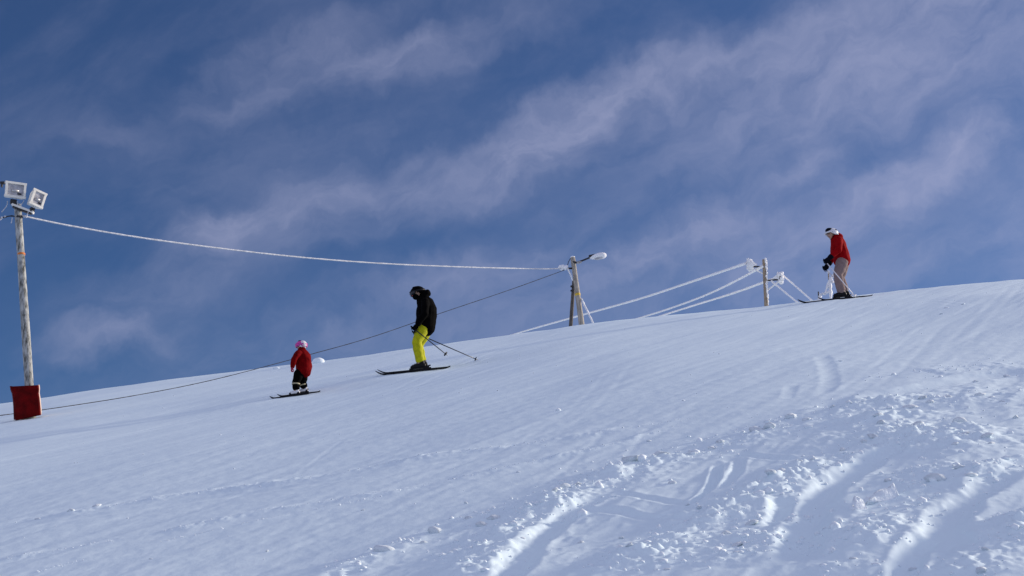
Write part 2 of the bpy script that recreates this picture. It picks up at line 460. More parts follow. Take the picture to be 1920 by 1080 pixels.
# ploughed grooves: (pixels, half width, depth)
GROOVES = [
    ([(930, 1110), (985, 1040), (1030, 992), (1080, 955), (1150, 925)], 0.085, 0.06),
    ([(1495, 1060), (1505, 1000), (1530, 945), (1580, 895), (1660, 850), (1740, 820)], 0.10, 0.07),
    ([(1450, 985), (1462, 960), (1470, 935)], 0.06, 0.06),
    ([(1800, 1045), (1775, 1010), (1775, 975), (1820, 930), (1890, 885), (1960, 850)], 0.10, 0.06),
    ([(1290, 957), (1315, 935), (1338, 905), (1346, 868)], 0.035, 0.045),
    ([(1345, 925), (1375, 895), (1388, 858)], 0.04, 0.038),
    ([(1080, 955), (1150, 960), (1230, 972), (1300, 950)], 0.05, 0.030),
    ([(1150, 925), (1260, 945), (1300, 950)], 0.04, 0.022),
    ([(1690, 1080), (1710, 1030), (1740, 1000)], 0.06, 0.06),
    ([(1520, 755), (1620, 752), (1760, 722), (1930, 690)], 0.22, 0.055),
    ([(1380, 850), (1430, 856), (1490, 862)], 0.05, 0.03),
    ([(1476, 748), (1486, 722)], 0.06, 0.009),
    ([(1536, 745), (1556, 722), (1552, 690), (1540, 665)], 0.08, 0.012),
    ([(555, 892), (600, 858), (650, 820)], 0.035, 0.003),
    ([(-60, 1005), (60, 985), (180, 967), (330, 943), (470, 924), (640, 900), (800, 870), (960, 846)], 0.10, 0.010),
]

def slope_detail(X, Y):
    """relief on top of base(): packed piste above, ploughed powder in the right foreground"""
    Z = np.zeros(X.shape)
    # groomed piste: shallow streaks running down and across the slope
    a = math.radians(60)
    s = X * math.cos(a) + Y * math.sin(a); t = -X * math.sin(a) + Y * math.cos(a)
    Z += 0.011 * fbm(s * 0.16, t * 1.0, 3, 3) + 0.0030 * fbm(s * 0.5, t * 5.0, 2, 9)
    a2 = math.radians(12)
    s2 = X * math.cos(a2) + Y * math.sin(a2); t2 = -X * math.sin(a2) + Y * math.cos(a2)
    mask = sstep(-0.2, 0.4, vnoise(X * 0.22, Y * 0.16, 77))
    Z += mask * 0.0035 * fbm(s2 * 0.35, t2 * 4.0, 2, 13)
    Z += (0.0006 + 0.0014 * sstep(-0.3, 0.5, vnoise(X * 0.3 + 5, Y * 0.2, 16))) * fbm(s * 2.6, t * 7.0, 3, 15)
    near = sstep(26, 12, Y)
    Z += near * 0.002 * fbm(X * 6, Y * 4, 3, 21)
    # many old ski tracks, in pairs, down and across the piste
    rng = np.random.default_rng(23)
    piste = 1 - polyline_side(X, Y)
    for i in range(46):
        fam = math.radians(rng.choice([62, 55, 70, 48, 8, 2, 80, 30]) + rng.normal(0, 4))
        u = X * math.cos(fam) + Y * math.sin(fam); v = -X * math.sin(fam) + Y * math.cos(fam)
        cx, cy = rng.uniform(-11, 11), rng.uniform(10, 34)
        u0 = cx * math.cos(fam) + cy * math.sin(fam); v0 = -cx * math.sin(fam) + cy * math.cos(fam)
        c = v0 + rng.uniform(0.05, 0.45) * np.sin((u - u0) * rng.uniform(0.15, 0.40) + rng.uniform(0, 6))
        L = rng.uniform(3, 9); win = sstep(L, L * 0.7, np.abs(u - u0))
        dep = rng.uniform(0.0010, 0.0030); w = rng.uniform(0.035, 0.07) * (1 if i % 3 else 3.5); gap = rng.uniform(0.10, 0.22)
        for sg in (-1, 1):
            q = (v - c - sg * gap) / w
            Z += piste * win * dep * (0.55 * np.exp(-(q - 1.5) ** 2) - np.exp(-q ** 2))
    # powder: soft waves on the right
    edge = polyline_side(X, Y)
    a3 = math.radians(64); s3 = X * math.cos(a3) + Y * math.sin(a3); t3 = -X * math.sin(a3) + Y * math.cos(a3)
    Z += edge * (0.022 * fbm(X * 0.8, Y * 0.6, 2, 31) + 0.014 * fbm(s3 * 0.5, t3 * 2.4, 2, 35) + 0.0035 * fbm(s3 * 2.5, t3 * 9, 2, 37))
    # scattered crumbs frozen to the powder
    lump = np.maximum(0, vnoise(X * 9, Y * 7, 41) - 0.28) * np.maximum(0, vnoise(X * 1.3, Y * 1.1, 42) + 0.15)
    Z += edge * lump * 0.035
    for gi, (pix, hw, dep) in enumerate(GROOVES):
        pts = gpts(pix)
        sel, d, sd, pr, L = polyline_field(X, Y, pts, hw * 4)
        wob = 1 + 0.25 * vnoise(X[sel] * 3, Y[sel] * 3, 60 + gi)
        ends = sstep(0, 0.12, pr) * sstep(1, 0.88, pr)
        q = d / (hw * wob)
        Z[sel] -= ends * dep * 0.58 * np.exp(-(np.abs(q) / 1.25) ** 2.2)
        Z[sel] += ends * dep * 0.22 * np.exp(-((q - 1.45) / 0.5) ** 2)
    for ri, (pix, hw, h, cr) in enumerate(RIDGES):
        pts = gpts(pix)
        sel, d, sd, pr, L = polyline_field(X, Y, pts, hw * 4)
        x = X[sel]; y = Y[sel]
        along = 0.65 + 0.9 * vnoise(pr * L * 1.6, np.full_like(pr, ri * 3.1), 90 + ri)
        ends = sstep(0, 0.08, pr) * sstep(1, 0.90, pr)
        hw = hw * 1.55; q = d / hw
        env = np.exp(-q ** 2) * ends * np.clip(along, 0.15, 1.5)
        rough = fbm(x * 5, y * 4, 2, 101 + ri) * 0.6 + np.abs(fbm(x * 10, y * 8, 3, 120 + ri)) * 0.75 - 0.08
        Z[sel] += env * h * 0.52 * (1 + cr * (rough - 0.15))
        spill = np.exp(-(q / 2.0) ** 2) * ends
        Z[sel] += spill * cr * h * 0.16 * np.maximum(0, vnoise(x * 16, y * 12, 140 + ri) - 0.12)
    return Z

def polyline_side(X, Y):
    """0 on the groomed piste, 1 in the ploughed powder on the right"""
    global _edge_pts
    if _edge_pts is None:
        _edge_pts = np.array([ground(*p) for p in [(560, 1078), (720, 1030), (900, 965), (1050, 905), (1220, 850), (1400, 805), (1540, 760), (1700, 735), (1919, 690)]])
    e = _edge_pts[np.argsort(_edge_pts[:, 0])]
    lim = np.interp(X, e[:, 0], e[:, 1])
    lim = np.where(X > e[-1, 0], e[-1, 1] + (X - e[-1, 0]) * 0.6, lim)
    lim = np.where(X < e[0, 0], e[0, 1] + (X - e[0, 0]) * 1.5, lim)
    return sstep(0.25, -0.5, Y - lim + 0.25 * vnoise(X * 1.2, Y * 1.2, 5))

def surf(x, y):
    X = np.array([x], float); Y = np.array([y], float)
    return float(base(X, Y)[0] + slope_detail(X, Y)[0])

def grid_mesh(name, X, Y, Z):
    nr, nc = X.shape
    me = bpy.data.meshes.new(name)
    co = np.stack([X, Y, Z], -1).reshape(-1, 3).astype(np.float32)
    i = np.arange(nr * nc).reshape(nr, nc)
    q = np.stack([i[:-1, :-1], i[:-1, 1:], i[1:, 1:], i[1:, :-1]], -1).reshape(-1, 4)
    me.vertices.add(len(co)); me.vertices.foreach_set('co', co.ravel())
    me.loops.add(q.size); me.loops.foreach_set('vertex_index', q.ravel().astype(np.int32))
    me.polygons.add(len(q)); me.polygons.foreach_set('loop_start', np.arange(0, q.size, 4, dtype=np.int32))
    me.polygons.foreach_set('loop_total', np.full(len(q), 4, np.int32))
    me.polygons.foreach_set('use_smooth', np.ones(len(q), bool))
    me.update(calc_edges=True)
    return me

def build_slope():
    # finer rows and columns where the slope is near
    rows = [4.6]
    while rows[-1] < 56: rows.append(rows[-1] + max(0.020, 0.0026 * rows[-1]))
    rows = np.array(rows)
    cols = np.linspace(-0.47, 0.47, 900)
    Y = np.repeat(rows[:, None], len(cols), 1); X = cols[None, :] * (Y + 1.5)
    Z = (base(X, Y) + slope_detail(X.ravel(), Y.ravel()).reshape(X.shape))
    o = link('snow_slope', grid_mesh('snow_slope', X, Y, Z), M['snow'], smooth=False)
    tag(o, 'blue white ski slope with ploughed powder in the right foreground', kind='structure')
    # the rest of the mountain
    def spaced(lim, n, p): u = np.linspace(-1, 1, n); return np.sign(u) * np.abs(u) ** p * lim
    xs = spaced(3000, 220, 3.2); ys = 30 + spaced(3000, 240, 3.2)
    X, Y = np.meshgrid(xs, ys)
    Z = base(X, Y)
    Z = np.where(Y > 69, Z, Z)
    Z = np.maximum(Z, -120 + 6 * vnoise(X * 0.004, Y * 0.004, 8))
    m = (np.abs(X) < 0.50 * (np.maximum(Y, 0) + 2.5)) & (Y > 5.0) & (Y < 58)
    Z = np.where(m, Z - 0.9, Z)
    o = link('snow_ground', grid_mesh('snow_ground', X, Y, Z), M['snow'], smooth=False)
    tag(o, 'snow covered mountain around the ski slope', kind='structure')
build_slope()

# ------------------------------------------------------------------ loose snow
def clod_mesh(seed, sub=2, jit=0.16, flat=0.62):
    rnd = random.Random(seed); bm = bmesh.new(); bmesh.ops.create_icosphere(bm, subdivisions=sub, radius=1.0)
    ph = [(Vector((rnd.uniform(-1, 1), rnd.uniform(-1, 1), rnd.uniform(-1, 1))) * 3, rnd.uniform(0, 6)) for _ in range(4)]
    for v in bm.verts:
        d = v.co.normalized()
        k = 1 + sum(0.14 * math.sin(p.dot(d) * 1.3 + q) for p, q in ph) + rnd.uniform(-jit, jit) * 0.5
        # planar cuts make broken faces
        co = d * k
        for p, q in ph[:3]:
            n = p.normalized(); s = co.dot(n)
            if s > 0.62: co -= n * (s - 0.62)
        v.co = Vector((co.x, co.y, co.z * flat))
    me = bpy.data.meshes.new('snow_clod'); bm.to_mesh(me); bm.free()
    me.materials.append(M['clod']); me.polygons.foreach_set('use_smooth', [True] * len(me.polygons))
    return me

def loose_snow():
    meshes = [clod_mesh(s) for s in range(7)]
    # every clod that can be picked out in the photograph: (pixel, width px)
    spots = [(1060, 925, 22), (1082, 918, 18), (1040, 935, 16), (905, 985, 24), (928, 975, 22), (880, 975, 15), (815, 998, 38), (722, 1036, 36),
             (795, 1018, 16), (1150, 877, 16), (1180, 872, 38), (1240, 856, 34), (1350, 833, 18), (1335, 841, 14), (1300, 850, 26), (1420, 808, 34),
             (1445, 805, 24), (1480, 786, 26), (1510, 790, 14), (1562, 766, 15), (1590, 757, 16), (1648, 790, 18), (1655, 800, 20), (1705, 765, 20),
             (1745, 757, 18), (1730, 752, 16), (1780, 748, 14), (1840, 746, 18), (1858, 748, 14), (1880, 754, 12), (1800, 795, 26), (1720, 805, 24),
             (1580, 848, 18), (1640, 832, 22), (1620, 838, 16), (1527, 872, 18), (1500, 880, 24), (1470, 893, 22), (1450, 912, 22), (1850, 828, 20),
             (1810, 824, 16), (1860, 835, 16), (1793, 842, 18), (1800, 888, 22), (1820, 900, 22), (1850, 1036, 16), (1840, 1072, 26), (1380, 1026, 22),
             (1385, 1040, 18), (1545, 984, 10), (1560, 995, 14), (1310, 965, 12), (1408, 982, 26), (1360, 1005, 22), (1290, 952, 10), (875, 945, 9),
             (972, 885, 8), (680, 957, 8), (1260, 908, 14), (1216, 827, 8), (1090, 1020, 14), (1180, 1046, 18), (1250, 1070, 14), (980, 1013, 12),
             (283, 1049, 7), (500, 1036, 8), (1165, 1010, 12), (135, 962, 14), (180, 952, 18), (70, 973, 12), (1775, 578, 9), (1765, 590, 7),
             (1805, 572, 7), (1890, 700, 16), (1830, 718, 12), (1905, 785, 14), (1710, 1050, 14), (1600, 1050, 12), (1665, 905, 16), (1755, 905, 30)]
    # say which clod: its size, the furrow it lies by, its order there
    kinds = {}
    for (px, py, w) in spots:
        big = 'broad' if w >= 22 else ('middling' if w >= 15 else 'small')
        if px < 600: where = 'by the thin ski track at lower left'
        elif py < 720: where = 'high on the smooth piste at right'
        elif px < 870: where = 'left of the nearest furrow'
        elif px < 1200: where = 'along the nearest furrow at bottom centre'
        elif px < 1400: where = 'at the upper end of the centre furrow' if py < 900 else 'between the two middle furrows'
        elif px < 1680: where = 'on the churned ridge below the piste' if py < 820 else 'on the middle right furrow'
        else: where = 'in the upper churned snow at right' if py < 860 else 'beside the lowest furrow at right'
        kinds.setdefault((big, where), []).append((px, py))
    order = ['leftmost', 'second from left', 'third from left', 'fourth from left', 'fifth from left', 'sixth from left', 'seventh from left', 'eighth from left', 'ninth from left']
    names = {}
    for (big, where), lst in kinds.items():
        for n, p in enumerate(sorted(lst)):
            names[p] = big + ' snow clod ' + where + (', ' + order[n] if len(lst) > 1 else '')
    i = 0
    for (px, py, w) in spots:
        g = ground(px, py); r = w * g[1] / F * 0.5
        rnd = random.Random(px * 7 + py)
        o = bpy.data.objects.new('snow_clod', meshes[i % 7]); COL.objects.link(o)
        o.scale = (r * rnd.uniform(0.95, 1.2), r * rnd.uniform(0.8, 1.3), r * rnd.uniform(0.75, 1.05))
        o.rotation_euler = (rnd.uniform(-.3, .3), rnd.uniform(-.3, .3), rnd.uniform(0, 6))
        o.location = (g[0], g[1], surf(*g) + r * 0.02)
        tag(o, names[(px, py)], 'snow clod', 'loose snow clods on the slope')
        i += 1
    # crumbs beside every ridge: nobody could count them
    tiny = []
    for s in range(5):
        bm = bmesh.new(); bmesh.ops.create_icosphere(bm, subdivisions=1, radius=1.0); rnd = random.Random(s + 50)
        for v in bm.verts: v.co *= rnd.uniform(0.65, 1.2)
        bm.verts.index_update()
        tiny.append((np.array([v.co[:] for v in bm.verts]), np.array([[v.index for v in f.verts] for f in bm.faces]))); bm.free()
    xs, ys, rs = [], [], []
    rng = np.random.default_rng(5)
    for ri, (pix, hw, h, cr) in enumerate(RIDGES):
        pts = gpts(pix); L = np.hypot(*(pts[1:] - pts[:-1]).T).sum()
        n = int(L * (95 if cr > 0.7 else 90))
        k = rng.integers(0, len(pts) - 1, n); t = rng.random(n)[:, None]
        p = pts[k] * (1 - t) + pts[k + 1] * t
        spread = hw * (1.25 if cr > 0.7 else 0.45)
        p = p + rng.normal(0, spread, p.shape)
        clump = vnoise(p[:, 0] * 3, p[:, 1] * 3, 200 + ri) > -0.15
        p = p[clump]
        xs.append(p[:, 0]); ys.append(p[:, 1])
        rs.append(np.minimum(0.035, (0.0045 if cr > 0.7 else 0.0025) + rng.exponential(0.0050 if cr > 0.7 else 0.0016, len(p))))
    # sprinkled over the piste
    n = 160; yy = rng.uniform(7, 34, n); xs.append(rng.uniform(-0.4, 0.42, n) * yy); ys.append(yy); rs.append(0.004 + rng.exponential(0.004, n))
    x = np.concatenate(xs); y = np.concatenate(ys); r = np.concatenate(rs)
    ok = y > 5.8; x, y, r = x[ok], y[ok], r[ok]
    z = base(x, y) + slope_detail(x, y)
    V, Fc, off = [], [], 0
    for j in range(len(x)):
        tv, tf = tiny[j % 5]; a = rng.uniform(0, 6.3); c, s = math.cos(a), math.sin(a)
        v = tv * r[j] * rng.uniform(0.7, 1.4, 3); v = np.stack([v[:, 0] * c - v[:, 1] * s, v[:, 0] * s + v[:, 1] * c, v[:, 2] * 0.8], 1) + (x[j], y[j], z[j] + r[j] * 0.08)
        V.append(v); Fc.append(tf + off); off += len(tv)
    V = np.concatenate(V).astype(np.float32); Fc = np.concatenate(Fc).astype(np.int32)
    me = bpy.data.meshes.new('snow_crumbs')
    me.vertices.add(len(V)); me.vertices.foreach_set('co', V.ravel())
    me.loops.add(Fc.size); me.loops.foreach_set('vertex_index', Fc.ravel())
    me.polygons.add(len(Fc)); me.polygons.foreach_set('loop_start', np.arange(0, Fc.size, 3, dtype=np.int32)); me.polygons.foreach_set('loop_total', np.full(len(Fc), 3, np.int32))
    me.update(calc_edges=True)
    o = link('snow_crumbs', me, M['clod'])
    tag(o, 'fine snow crumbs sprayed along the ski furrows', 'snow crumbs', kind='stuff')

    # two broken slabs of crust
    def slab(name, pix, w, hgt, thick, lean, yaw, outline, label):
        g = ground(*pix); m = g[1] / F
        bm = bmesh.new()
        front = [bm.verts.new((a * w * m, 0, b * hgt * m)) for a, b in outline]
        f = bm.faces.new(front)
        ex = bmesh.ops.extrude_face_region(bm, geom=[f]); nv = [v for v in ex['geom'] if isinstance(v, bmesh.types.BMVert)]
        for v in nv: v.co.y += thick; v.co.x *= 0.9; v.co.z = v.co.z * 0.85
        bmesh.ops.recalc_face_normals(bm, faces=bm.faces[:])
        bmesh.ops.bevel(bm, geom=bm.edges[:], offset=0.012, segments=2, affect='EDGES', profile=0.6)
        bmesh.ops.triangulate(bm, faces=bm.faces[:])
        bmesh.ops.subdivide_edges(bm, edges=bm.edges[:], cuts=2, use_grid_fill=True)
        rnd = random.Random(3)
        for v in bm.verts: v.co += Vector((rnd.uniform(-1, 1), rnd.uniform(-1, 1), rnd.uniform(-1, 1))) * 0.0022
        me = bpy.data.meshes.new(name); bm.to_mesh(me); bm.free()
        o = link(name, me, M['clod'])
        o.location = (g[0], g[1], surf(*g) - 0.01); o.rotation_euler = (lean, 0, yaw)
        tag(o, label, 'snow block')
    slab('snow_block', (1660, 938), 74, 50, 0.10, -0.35, 0.35, [(-0.5, 0.0), (0.5, 0.05), (0.46, 0.95), (0.30, 0.72), (-0.1, 0.55), (-0.5, 0.15)],
         'wide broken block of snow crust with a pointed right corner')
    slab('snow_block', (1614, 956), 40, 42, 0.09, -0.55, 0.35, [(-0.5, 0.0), (0.5, 0.12), (0.45, 0.75), (0.12, 1.0), (-0.25, 0.45)],
         'small tilted snow block left of the wider broken block')

    # snow caps on the skyline by the child
    for (px, py, w, h, lab) in ((597, 684, 24, 14, 'bright sunlit snow hump on the skyline right behind the child'), (518, 688, 13, 5, 'tiny snow hump on the skyline left of the child')):
        y = 40.2; c = P(px, py, y); m = y / F
        mb = MB().ball((0, 0, 0), w * m * 0.5, 3, (1, 0.9, h / w * 1.15), 0.05)
        o = mb.build('snow_hump', M['clod']); o.location = (c.x, c.y, base(np.array([c.x]), np.array([c.y]))[0] + h * m * 0.12)
        tag(o, lab, 'snow hump')
loose_snow()

# ------------------------------------------------------------------ cables
def plan_path(pix, ya, yb):
    """points over a straight line in plan from depth ya to depth yb that cross the given pixels"""
    a = ray(*pix[0]); b = ray(*pix[-1]); ax, bx = a[0] * ya, b[0] * yb
    out = []
    for (px, py) in pix:
        r = ray(px, py)
        # r0*y = ax + t(bx-ax), y = ya + t(yb-ya)
        den = (bx - ax) - r[0] * (yb - ya)
        t = (r[0] * ya - ax) / den
        y = ya + t * (yb - ya)
        out.append(Vector((r[0] * y, y, CAM_Z + r[2] * y)))
    return out

def smooth3(pts, n):
    out = []
    for i in range(len(pts) - 1):
        p0 = pts[max(i - 1, 0)]; p1 = pts[i]; p2 = pts[i + 1]; p3 = pts[min(i + 2, len(pts) - 1)]
        for k in range(n):
            t = k / n
            out.append(0.5 * ((2 * p1) + (p2 - p0) * t + (2 * p0 - 5 * p1 + 4 * p2 - p3) * t * t + (3 * p1 - p0 - 3 * p2 + p3) * t ** 3))
    out.append(pts[-1]); return out

def cable(name, pix, ya, yb, r, m, label, cat='cable', rough=0.25, n=24, group=None, taper=None):
    pts = smooth3(plan_path(pix, ya, yb), n)
    rnd = random.Random(len(pix) + int(r * 1e4))
    rr = [r * (1 + rough * rnd.uniform(-0.6, 0.6)) for _ in pts]
    if taper: rr = [q * (taper + (1 - taper) * i / len(pts)) for i, q in enumerate(rr)]
    o0 = pts[0]
    o = MB().tube([p - o0 for p in pts], rr, 8, rough * 0.5).build(name, m)
    o.location = o0
    return tag(o, label, cat, group)

YL, YM, YP = 30.5, 44.0, 54.0       # depths of the floodlight pole, street lamp pole and lift pylon

cable('power_cable', [(44, 405), (130, 423), (260, 445), (400, 464), (550, 481), (700, 493), (850, 500), (1000, 504), (1060, 503)], YL, YM, 0.021, M['thin_frost'],
      'long frosted white cable sagging from the floodlight pole to the street lamp pole')
cable('guy_cable', [(-120, 794), (0, 779), (90, 767), (250, 742), (400, 712), (580, 665), (700, 631), (830, 586), (960, 542), (1062, 505)], 30.0, YM, 0.009, M['dark_cable'],
      'thin dark cable running down behind the skiers to the lower left', rough=0.2)
cable('lift_cable', [(940, 634), (1000, 616), (1100, 588), (1200, 560), (1300, 527), (1398, 494)], 72, YP, 0.055, M['frost'],
      'uppermost frosted lift cable running left from the pylon behind the lamp pole', group='frosted lift cables', rough=0.13, taper=0.7)
cable('lift_cable', [(1180, 602), (1260, 577), (1340, 546), (1430, 500)], 66, YP - 0.15, 0.048, M['frost'],
      'middle frosted lift cable sloping down left from the pylon', group='frosted lift cables', rough=0.13, taper=0.75)
cable('lift_cable', [(1215, 600), (1300, 573), (1380, 548), (1462, 518)], 66, YP + 0.25, 0.052, M['frost'],
      'lowest frosted lift cable passing the pylon to its right wheel', group='frosted lift cables', rough=0.13, taper=0.75)
cable('lift_cable', [(1468, 516), (1500, 544), (1532, 572)], YP + 0.25, 53, 0.033, M['frost'],
      'frosted lift cable falling right from the outer wheel of the pylon', group='frosted lift cables', rough=0.13, n=16)
cable('lift_cable', [(1446, 526), (1474, 550), (1506, 576)], YP, 53, 0.033, M['frost'],
      'frosted lift cable falling right from beside the pylon pole', group='frosted lift cables', rough=0.13, n=16)

# ------------------------------------------------------------------ floodlight pole
def floodlight_pole():
    m = YL / F
    top = P(33, 384, YL); bot = P(57.5, 765, YL); bz = gz(bot.x, bot.y) - 0.3
    root = empty('floodlight_pole', (bot.x, bot.y, gz(bot.x, bot.y)), 'tall weathered wooden pole carrying two white floodlights at the left edge', 'light pole')
    O = Vector(root.location)
    L = lambda px, py, dy=0.0: P(px, py, YL + dy) - O
    d = (bot - top)
    pts = [top - O + d * (i / 24) for i in range(25)]; pts.append(pts[-1] + d * 0.10)
    rr = [0.080 + 0.020 * i / 25 for i in range(26)]
    MB().tube(pts, rr, 20, 0.02).build('pole', M['old_wood'], root)
    a = L(39.6, 477); k = d.normalized()
    MB().tube([a - k * 0.022, a + k * 0.022], 0.0895, 20).build('orange_band', M['orange'], root)
    a = L(35.5, 408); MB().tube([a - k * 0.02, a + k * 0.02], 0.0865, 20).build('steel_band', M['dark_metal'], root)
    # crossbar
    ca, cb = L(23, 384, -0.10), L(63, 399, -0.06)
    mid = (ca + cb) / 2; ax = (cb - ca).normalized(); up = Vector((0, 0, 1)); yy = up.cross(ax).normalized(); zz = ax.cross(yy)
    R = Matrix((ax, yy, zz)).transposed()
    cr = MB().box(mid, ((cb - ca).length, 0.12, 0.05), R, 0.006).build('crossbar', M['white_paint'], root, False)
    MB().box(mid - zz * 0.045, ((cb - ca).length * 0.86, 0.09, 0.035), R, 0.004).build('crossbar_rail', M['dark_metal'], cr, False)

    def lamp(center, w, h, dep, R, name):
        """housing box: local x width, local y depth (front is -y), local z height"""
        T = lambda v: center + R @ Vector(v)
        # tapered housing
        mb = MB(); f = [(-w/2, -dep/2, -h/2), (w/2, -dep/2, -h/2), (w/2, -dep/2, h/2), (-w/2, -dep/2, h/2)]
        b = [(-w*0.40, dep/2, -h*0.36), (w*0.40, dep/2, -h*0.36), (w*0.40, dep/2, h*0.36), (-w*0.40, dep/2, h*0.36)]
        mb.add([T(v) for v in f + b], [(4, 5, 6, 7), (0, 4, 7, 3), (1, 2, 6, 5), (3, 7, 6, 2), (0, 1, 5, 4)])
        fl = mb.build('floodlight', M['white_paint'], root, False)
        # front rim of four bars
        rim = MB(); t = 0.052
        for c, s in (((0, -dep/2 - .012, h/2 - t/2), (w + .02, .05, t)), ((0, -dep/2 - .012, -h/2 + t/2), (w + .02, .05, t)),
                     ((-w/2 + t/2, -dep/2 - .013, 0), (t, .05, h - 2*t)), ((w/2 - t/2, -dep/2 - .013, 0), (t, .05, h - 2*t))):
            rim.box(T(c), s, R, 0.006)
        rim.build('front_rim', M['white_paint'], fl, False)
        MB().box(T((0, -dep/2 + 0.004, 0)), (w - t, 0.012, h - t), R).build('lens', M['lens'], fl, False)
        # reflector bowl and lamp seen through the lens
        MB().tube([T((-w*0.18, -dep/2 - .008, -h*.06)), T((w*0.16, -dep/2 - .008, -h*.05))], 0.032, 10).build('lamp_tube', M['reflector'], fl)
        MB().box(T((w*0.2, -dep/2 - .006, -h*.22)), (w*.2, .014, h*.10), R, .004).build('lamp_holder', M['dark_metal'], fl, False)
        # yoke
        yk = MB()
        yk.box(T((0, 0.03, -h/2 - 0.055)), (w*0.30, 0.10, 0.10), R, 0.008)
        yk.build('mounting_bracket', M['dark_metal'], fl, False)
        return fl
    c1 = L(27, 359, -0.12)
    R1 = Euler((math.radians(4), 0, math.radians(30))).to_matrix()
    lamp(c1, 0.455, 0.37, 0.24, R1, 'a')
    c2 = L(67, 375, -0.06)
    R2 = (Matrix.Rotation(math.radians(18), 3, 'Y') @ Euler((math.radians(-10), 0, math.radians(42))).to_matrix())
    lamp(c2, 0.32, 0.40, 0.22, R2, 'b')
    # small bracket at the top left
    MB().box(L(5, 343, -0.05), (0.10, 0.08, 0.05), None, 0.006).box(L(3.6, 347, -0.05), (0.03, 0.06, 0.10), None, 0.004).build('top_bracket', M['dark_metal'], root, False)
    # dangling frosted wires
    for pix in ([(14, 377), (13, 385), (8, 392), (3, 398)], [(33, 378), (33, 383), (34, 387)], [(45, 376), (42, 381), (38, 386)], [(55, 393), (52, 400), (49, 408)], [(23, 408), (22, 414), (21, 419)]):
        MB().tube(smooth3([L(px, py, -0.12) for px, py in pix], 5), 0.010, 6, 0.2).build('frosted_wire', M['thin_frost'], root)
    # insulator bracket to the left with its tied cable end
    MB().tube(smooth3([L(33, 406), L(20, 405, -.05), L(10, 407, -.05), L(-12, 412, -.05)], 6), 0.016, 7, 0.3).build('cable_stay', M['dark_metal'], root)
    for px, py in ((10, 406), (4, 408), (0, 411)):
        MB().ball(L(px, py, -0.05), 0.032, 2, (1, 1, .8), .15, seed=px).build('insulator', M['thin_frost'], root)
    MB().tube([L(40, 404), L(50, 407)], 0.022, 8, .2).build('cable_clamp', M['thin_frost'], root)

    # red pad wrapped round its foot
    pr = empty('protective_pad', (bot.x, bot.y, gz(bot.x, bot.y)), 'dark red protective pad wrapped round the foot of the floodlight pole', 'pad')
    # outline of the front cover in the photograph: top edge, sides slightly curled, slanted foot
    rows_l = [(21, 724.5), (22, 731), (25, 739), (26.5, 750), (27.5, 762), (28, 775), (28.5, 787.5)]
    rows_r = [(71.5, 722), (72.2, 729), (71.5, 737), (73, 746), (74, 756), (75, 766), (75.5, 777.5)]
    V, Fs = [], []; nx = 16
    for (lx, ly), (rx, ry) in zip(rows_l, rows_r):
        for i in range(nx + 1):
            u = i / nx; px = lx + (rx - lx) * u; py = ly + (ry - ly) * u
            dy = -0.20 - 0.05 * math.sin(u * math.pi) + 0.012 * math.sin(u * 17 + py * .3)
            V.append(P(px, py, YL + dy) - O)
    nr = len(rows_l); k = nx + 1
    for r in range(nr - 1):
        for i in range(nx): Fs.append((r * k + i, (r + 1) * k + i, (r + 1) * k + i + 1, r * k + i + 1))
    n0 = len(V)
    for v in list(V): V.append(v + Vector((0, 0.05, 0)))
    for r in range(nr - 1):
        for i in range(nx): Fs.append((n0 + r * k + i, n0 + r * k + i + 1, n0 + (r + 1) * k + i + 1, n0 + (r + 1) * k + i))
    border = [i for i in range(k)] + [r * k + nx for r in range(1, nr)] + [(nr - 1) * k + i for i in range(nx - 1, -1, -1)] + [r * k for r in range(nr - 2, 0, -1)]
    for a, b in zip(border, border[1:] + border[:1]): Fs.append((a, b, b + n0, a + n0))
    MB().add(V, Fs).build('front_cover', M['pad_red'], pr)
    # side wings folded back round the pole, the right one coloured as if sunlit
    for name, rows, sgn, m_ in (('side_wing', rows_l, -1, M['pad_red']), ('side_wing', rows_r, 1, M['foam_lit_edge'])):
        V, Fs = [], []
        for (px, py) in rows:
            for j in range(5):
                w = j / 4
                c = P(px + sgn * (1.0 + 1.8 * math.sin(w * 2.2)), py - 0.5, YL - 0.145 + 0.34 * w) - O
                V += [c, c - Vector((sgn * 0.035, 0, 0))]
        for r in range(len(rows) - 1):
            for j in range(4):
                a = r * 10 + j * 2; b = a + 10
                Fs += [(a, a + 2, b + 2, b), (a + 1, b + 1, b + 3, a + 3)]
            a = r * 10; b = a + 10
            Fs += [(a, b, b + 1, a + 1), (a + 8, a + 9, b + 9, b + 8)]
        for j in range(4):
            a = j * 2; Fs.append((a, a + 1, a + 3, a + 2)); a = (len(rows) - 1) * 10 + j * 2; Fs.append((a, a + 2, a + 3, a + 1))
        MB().add(V, Fs).build(name, m_, pr)
    back = MB().tube([P(49, 733, YL) - O, P(53, 785, YL) - O], 0.15, 16).build('foam_core', M['foam_lit_edge'], pr)
floodlight_pole()

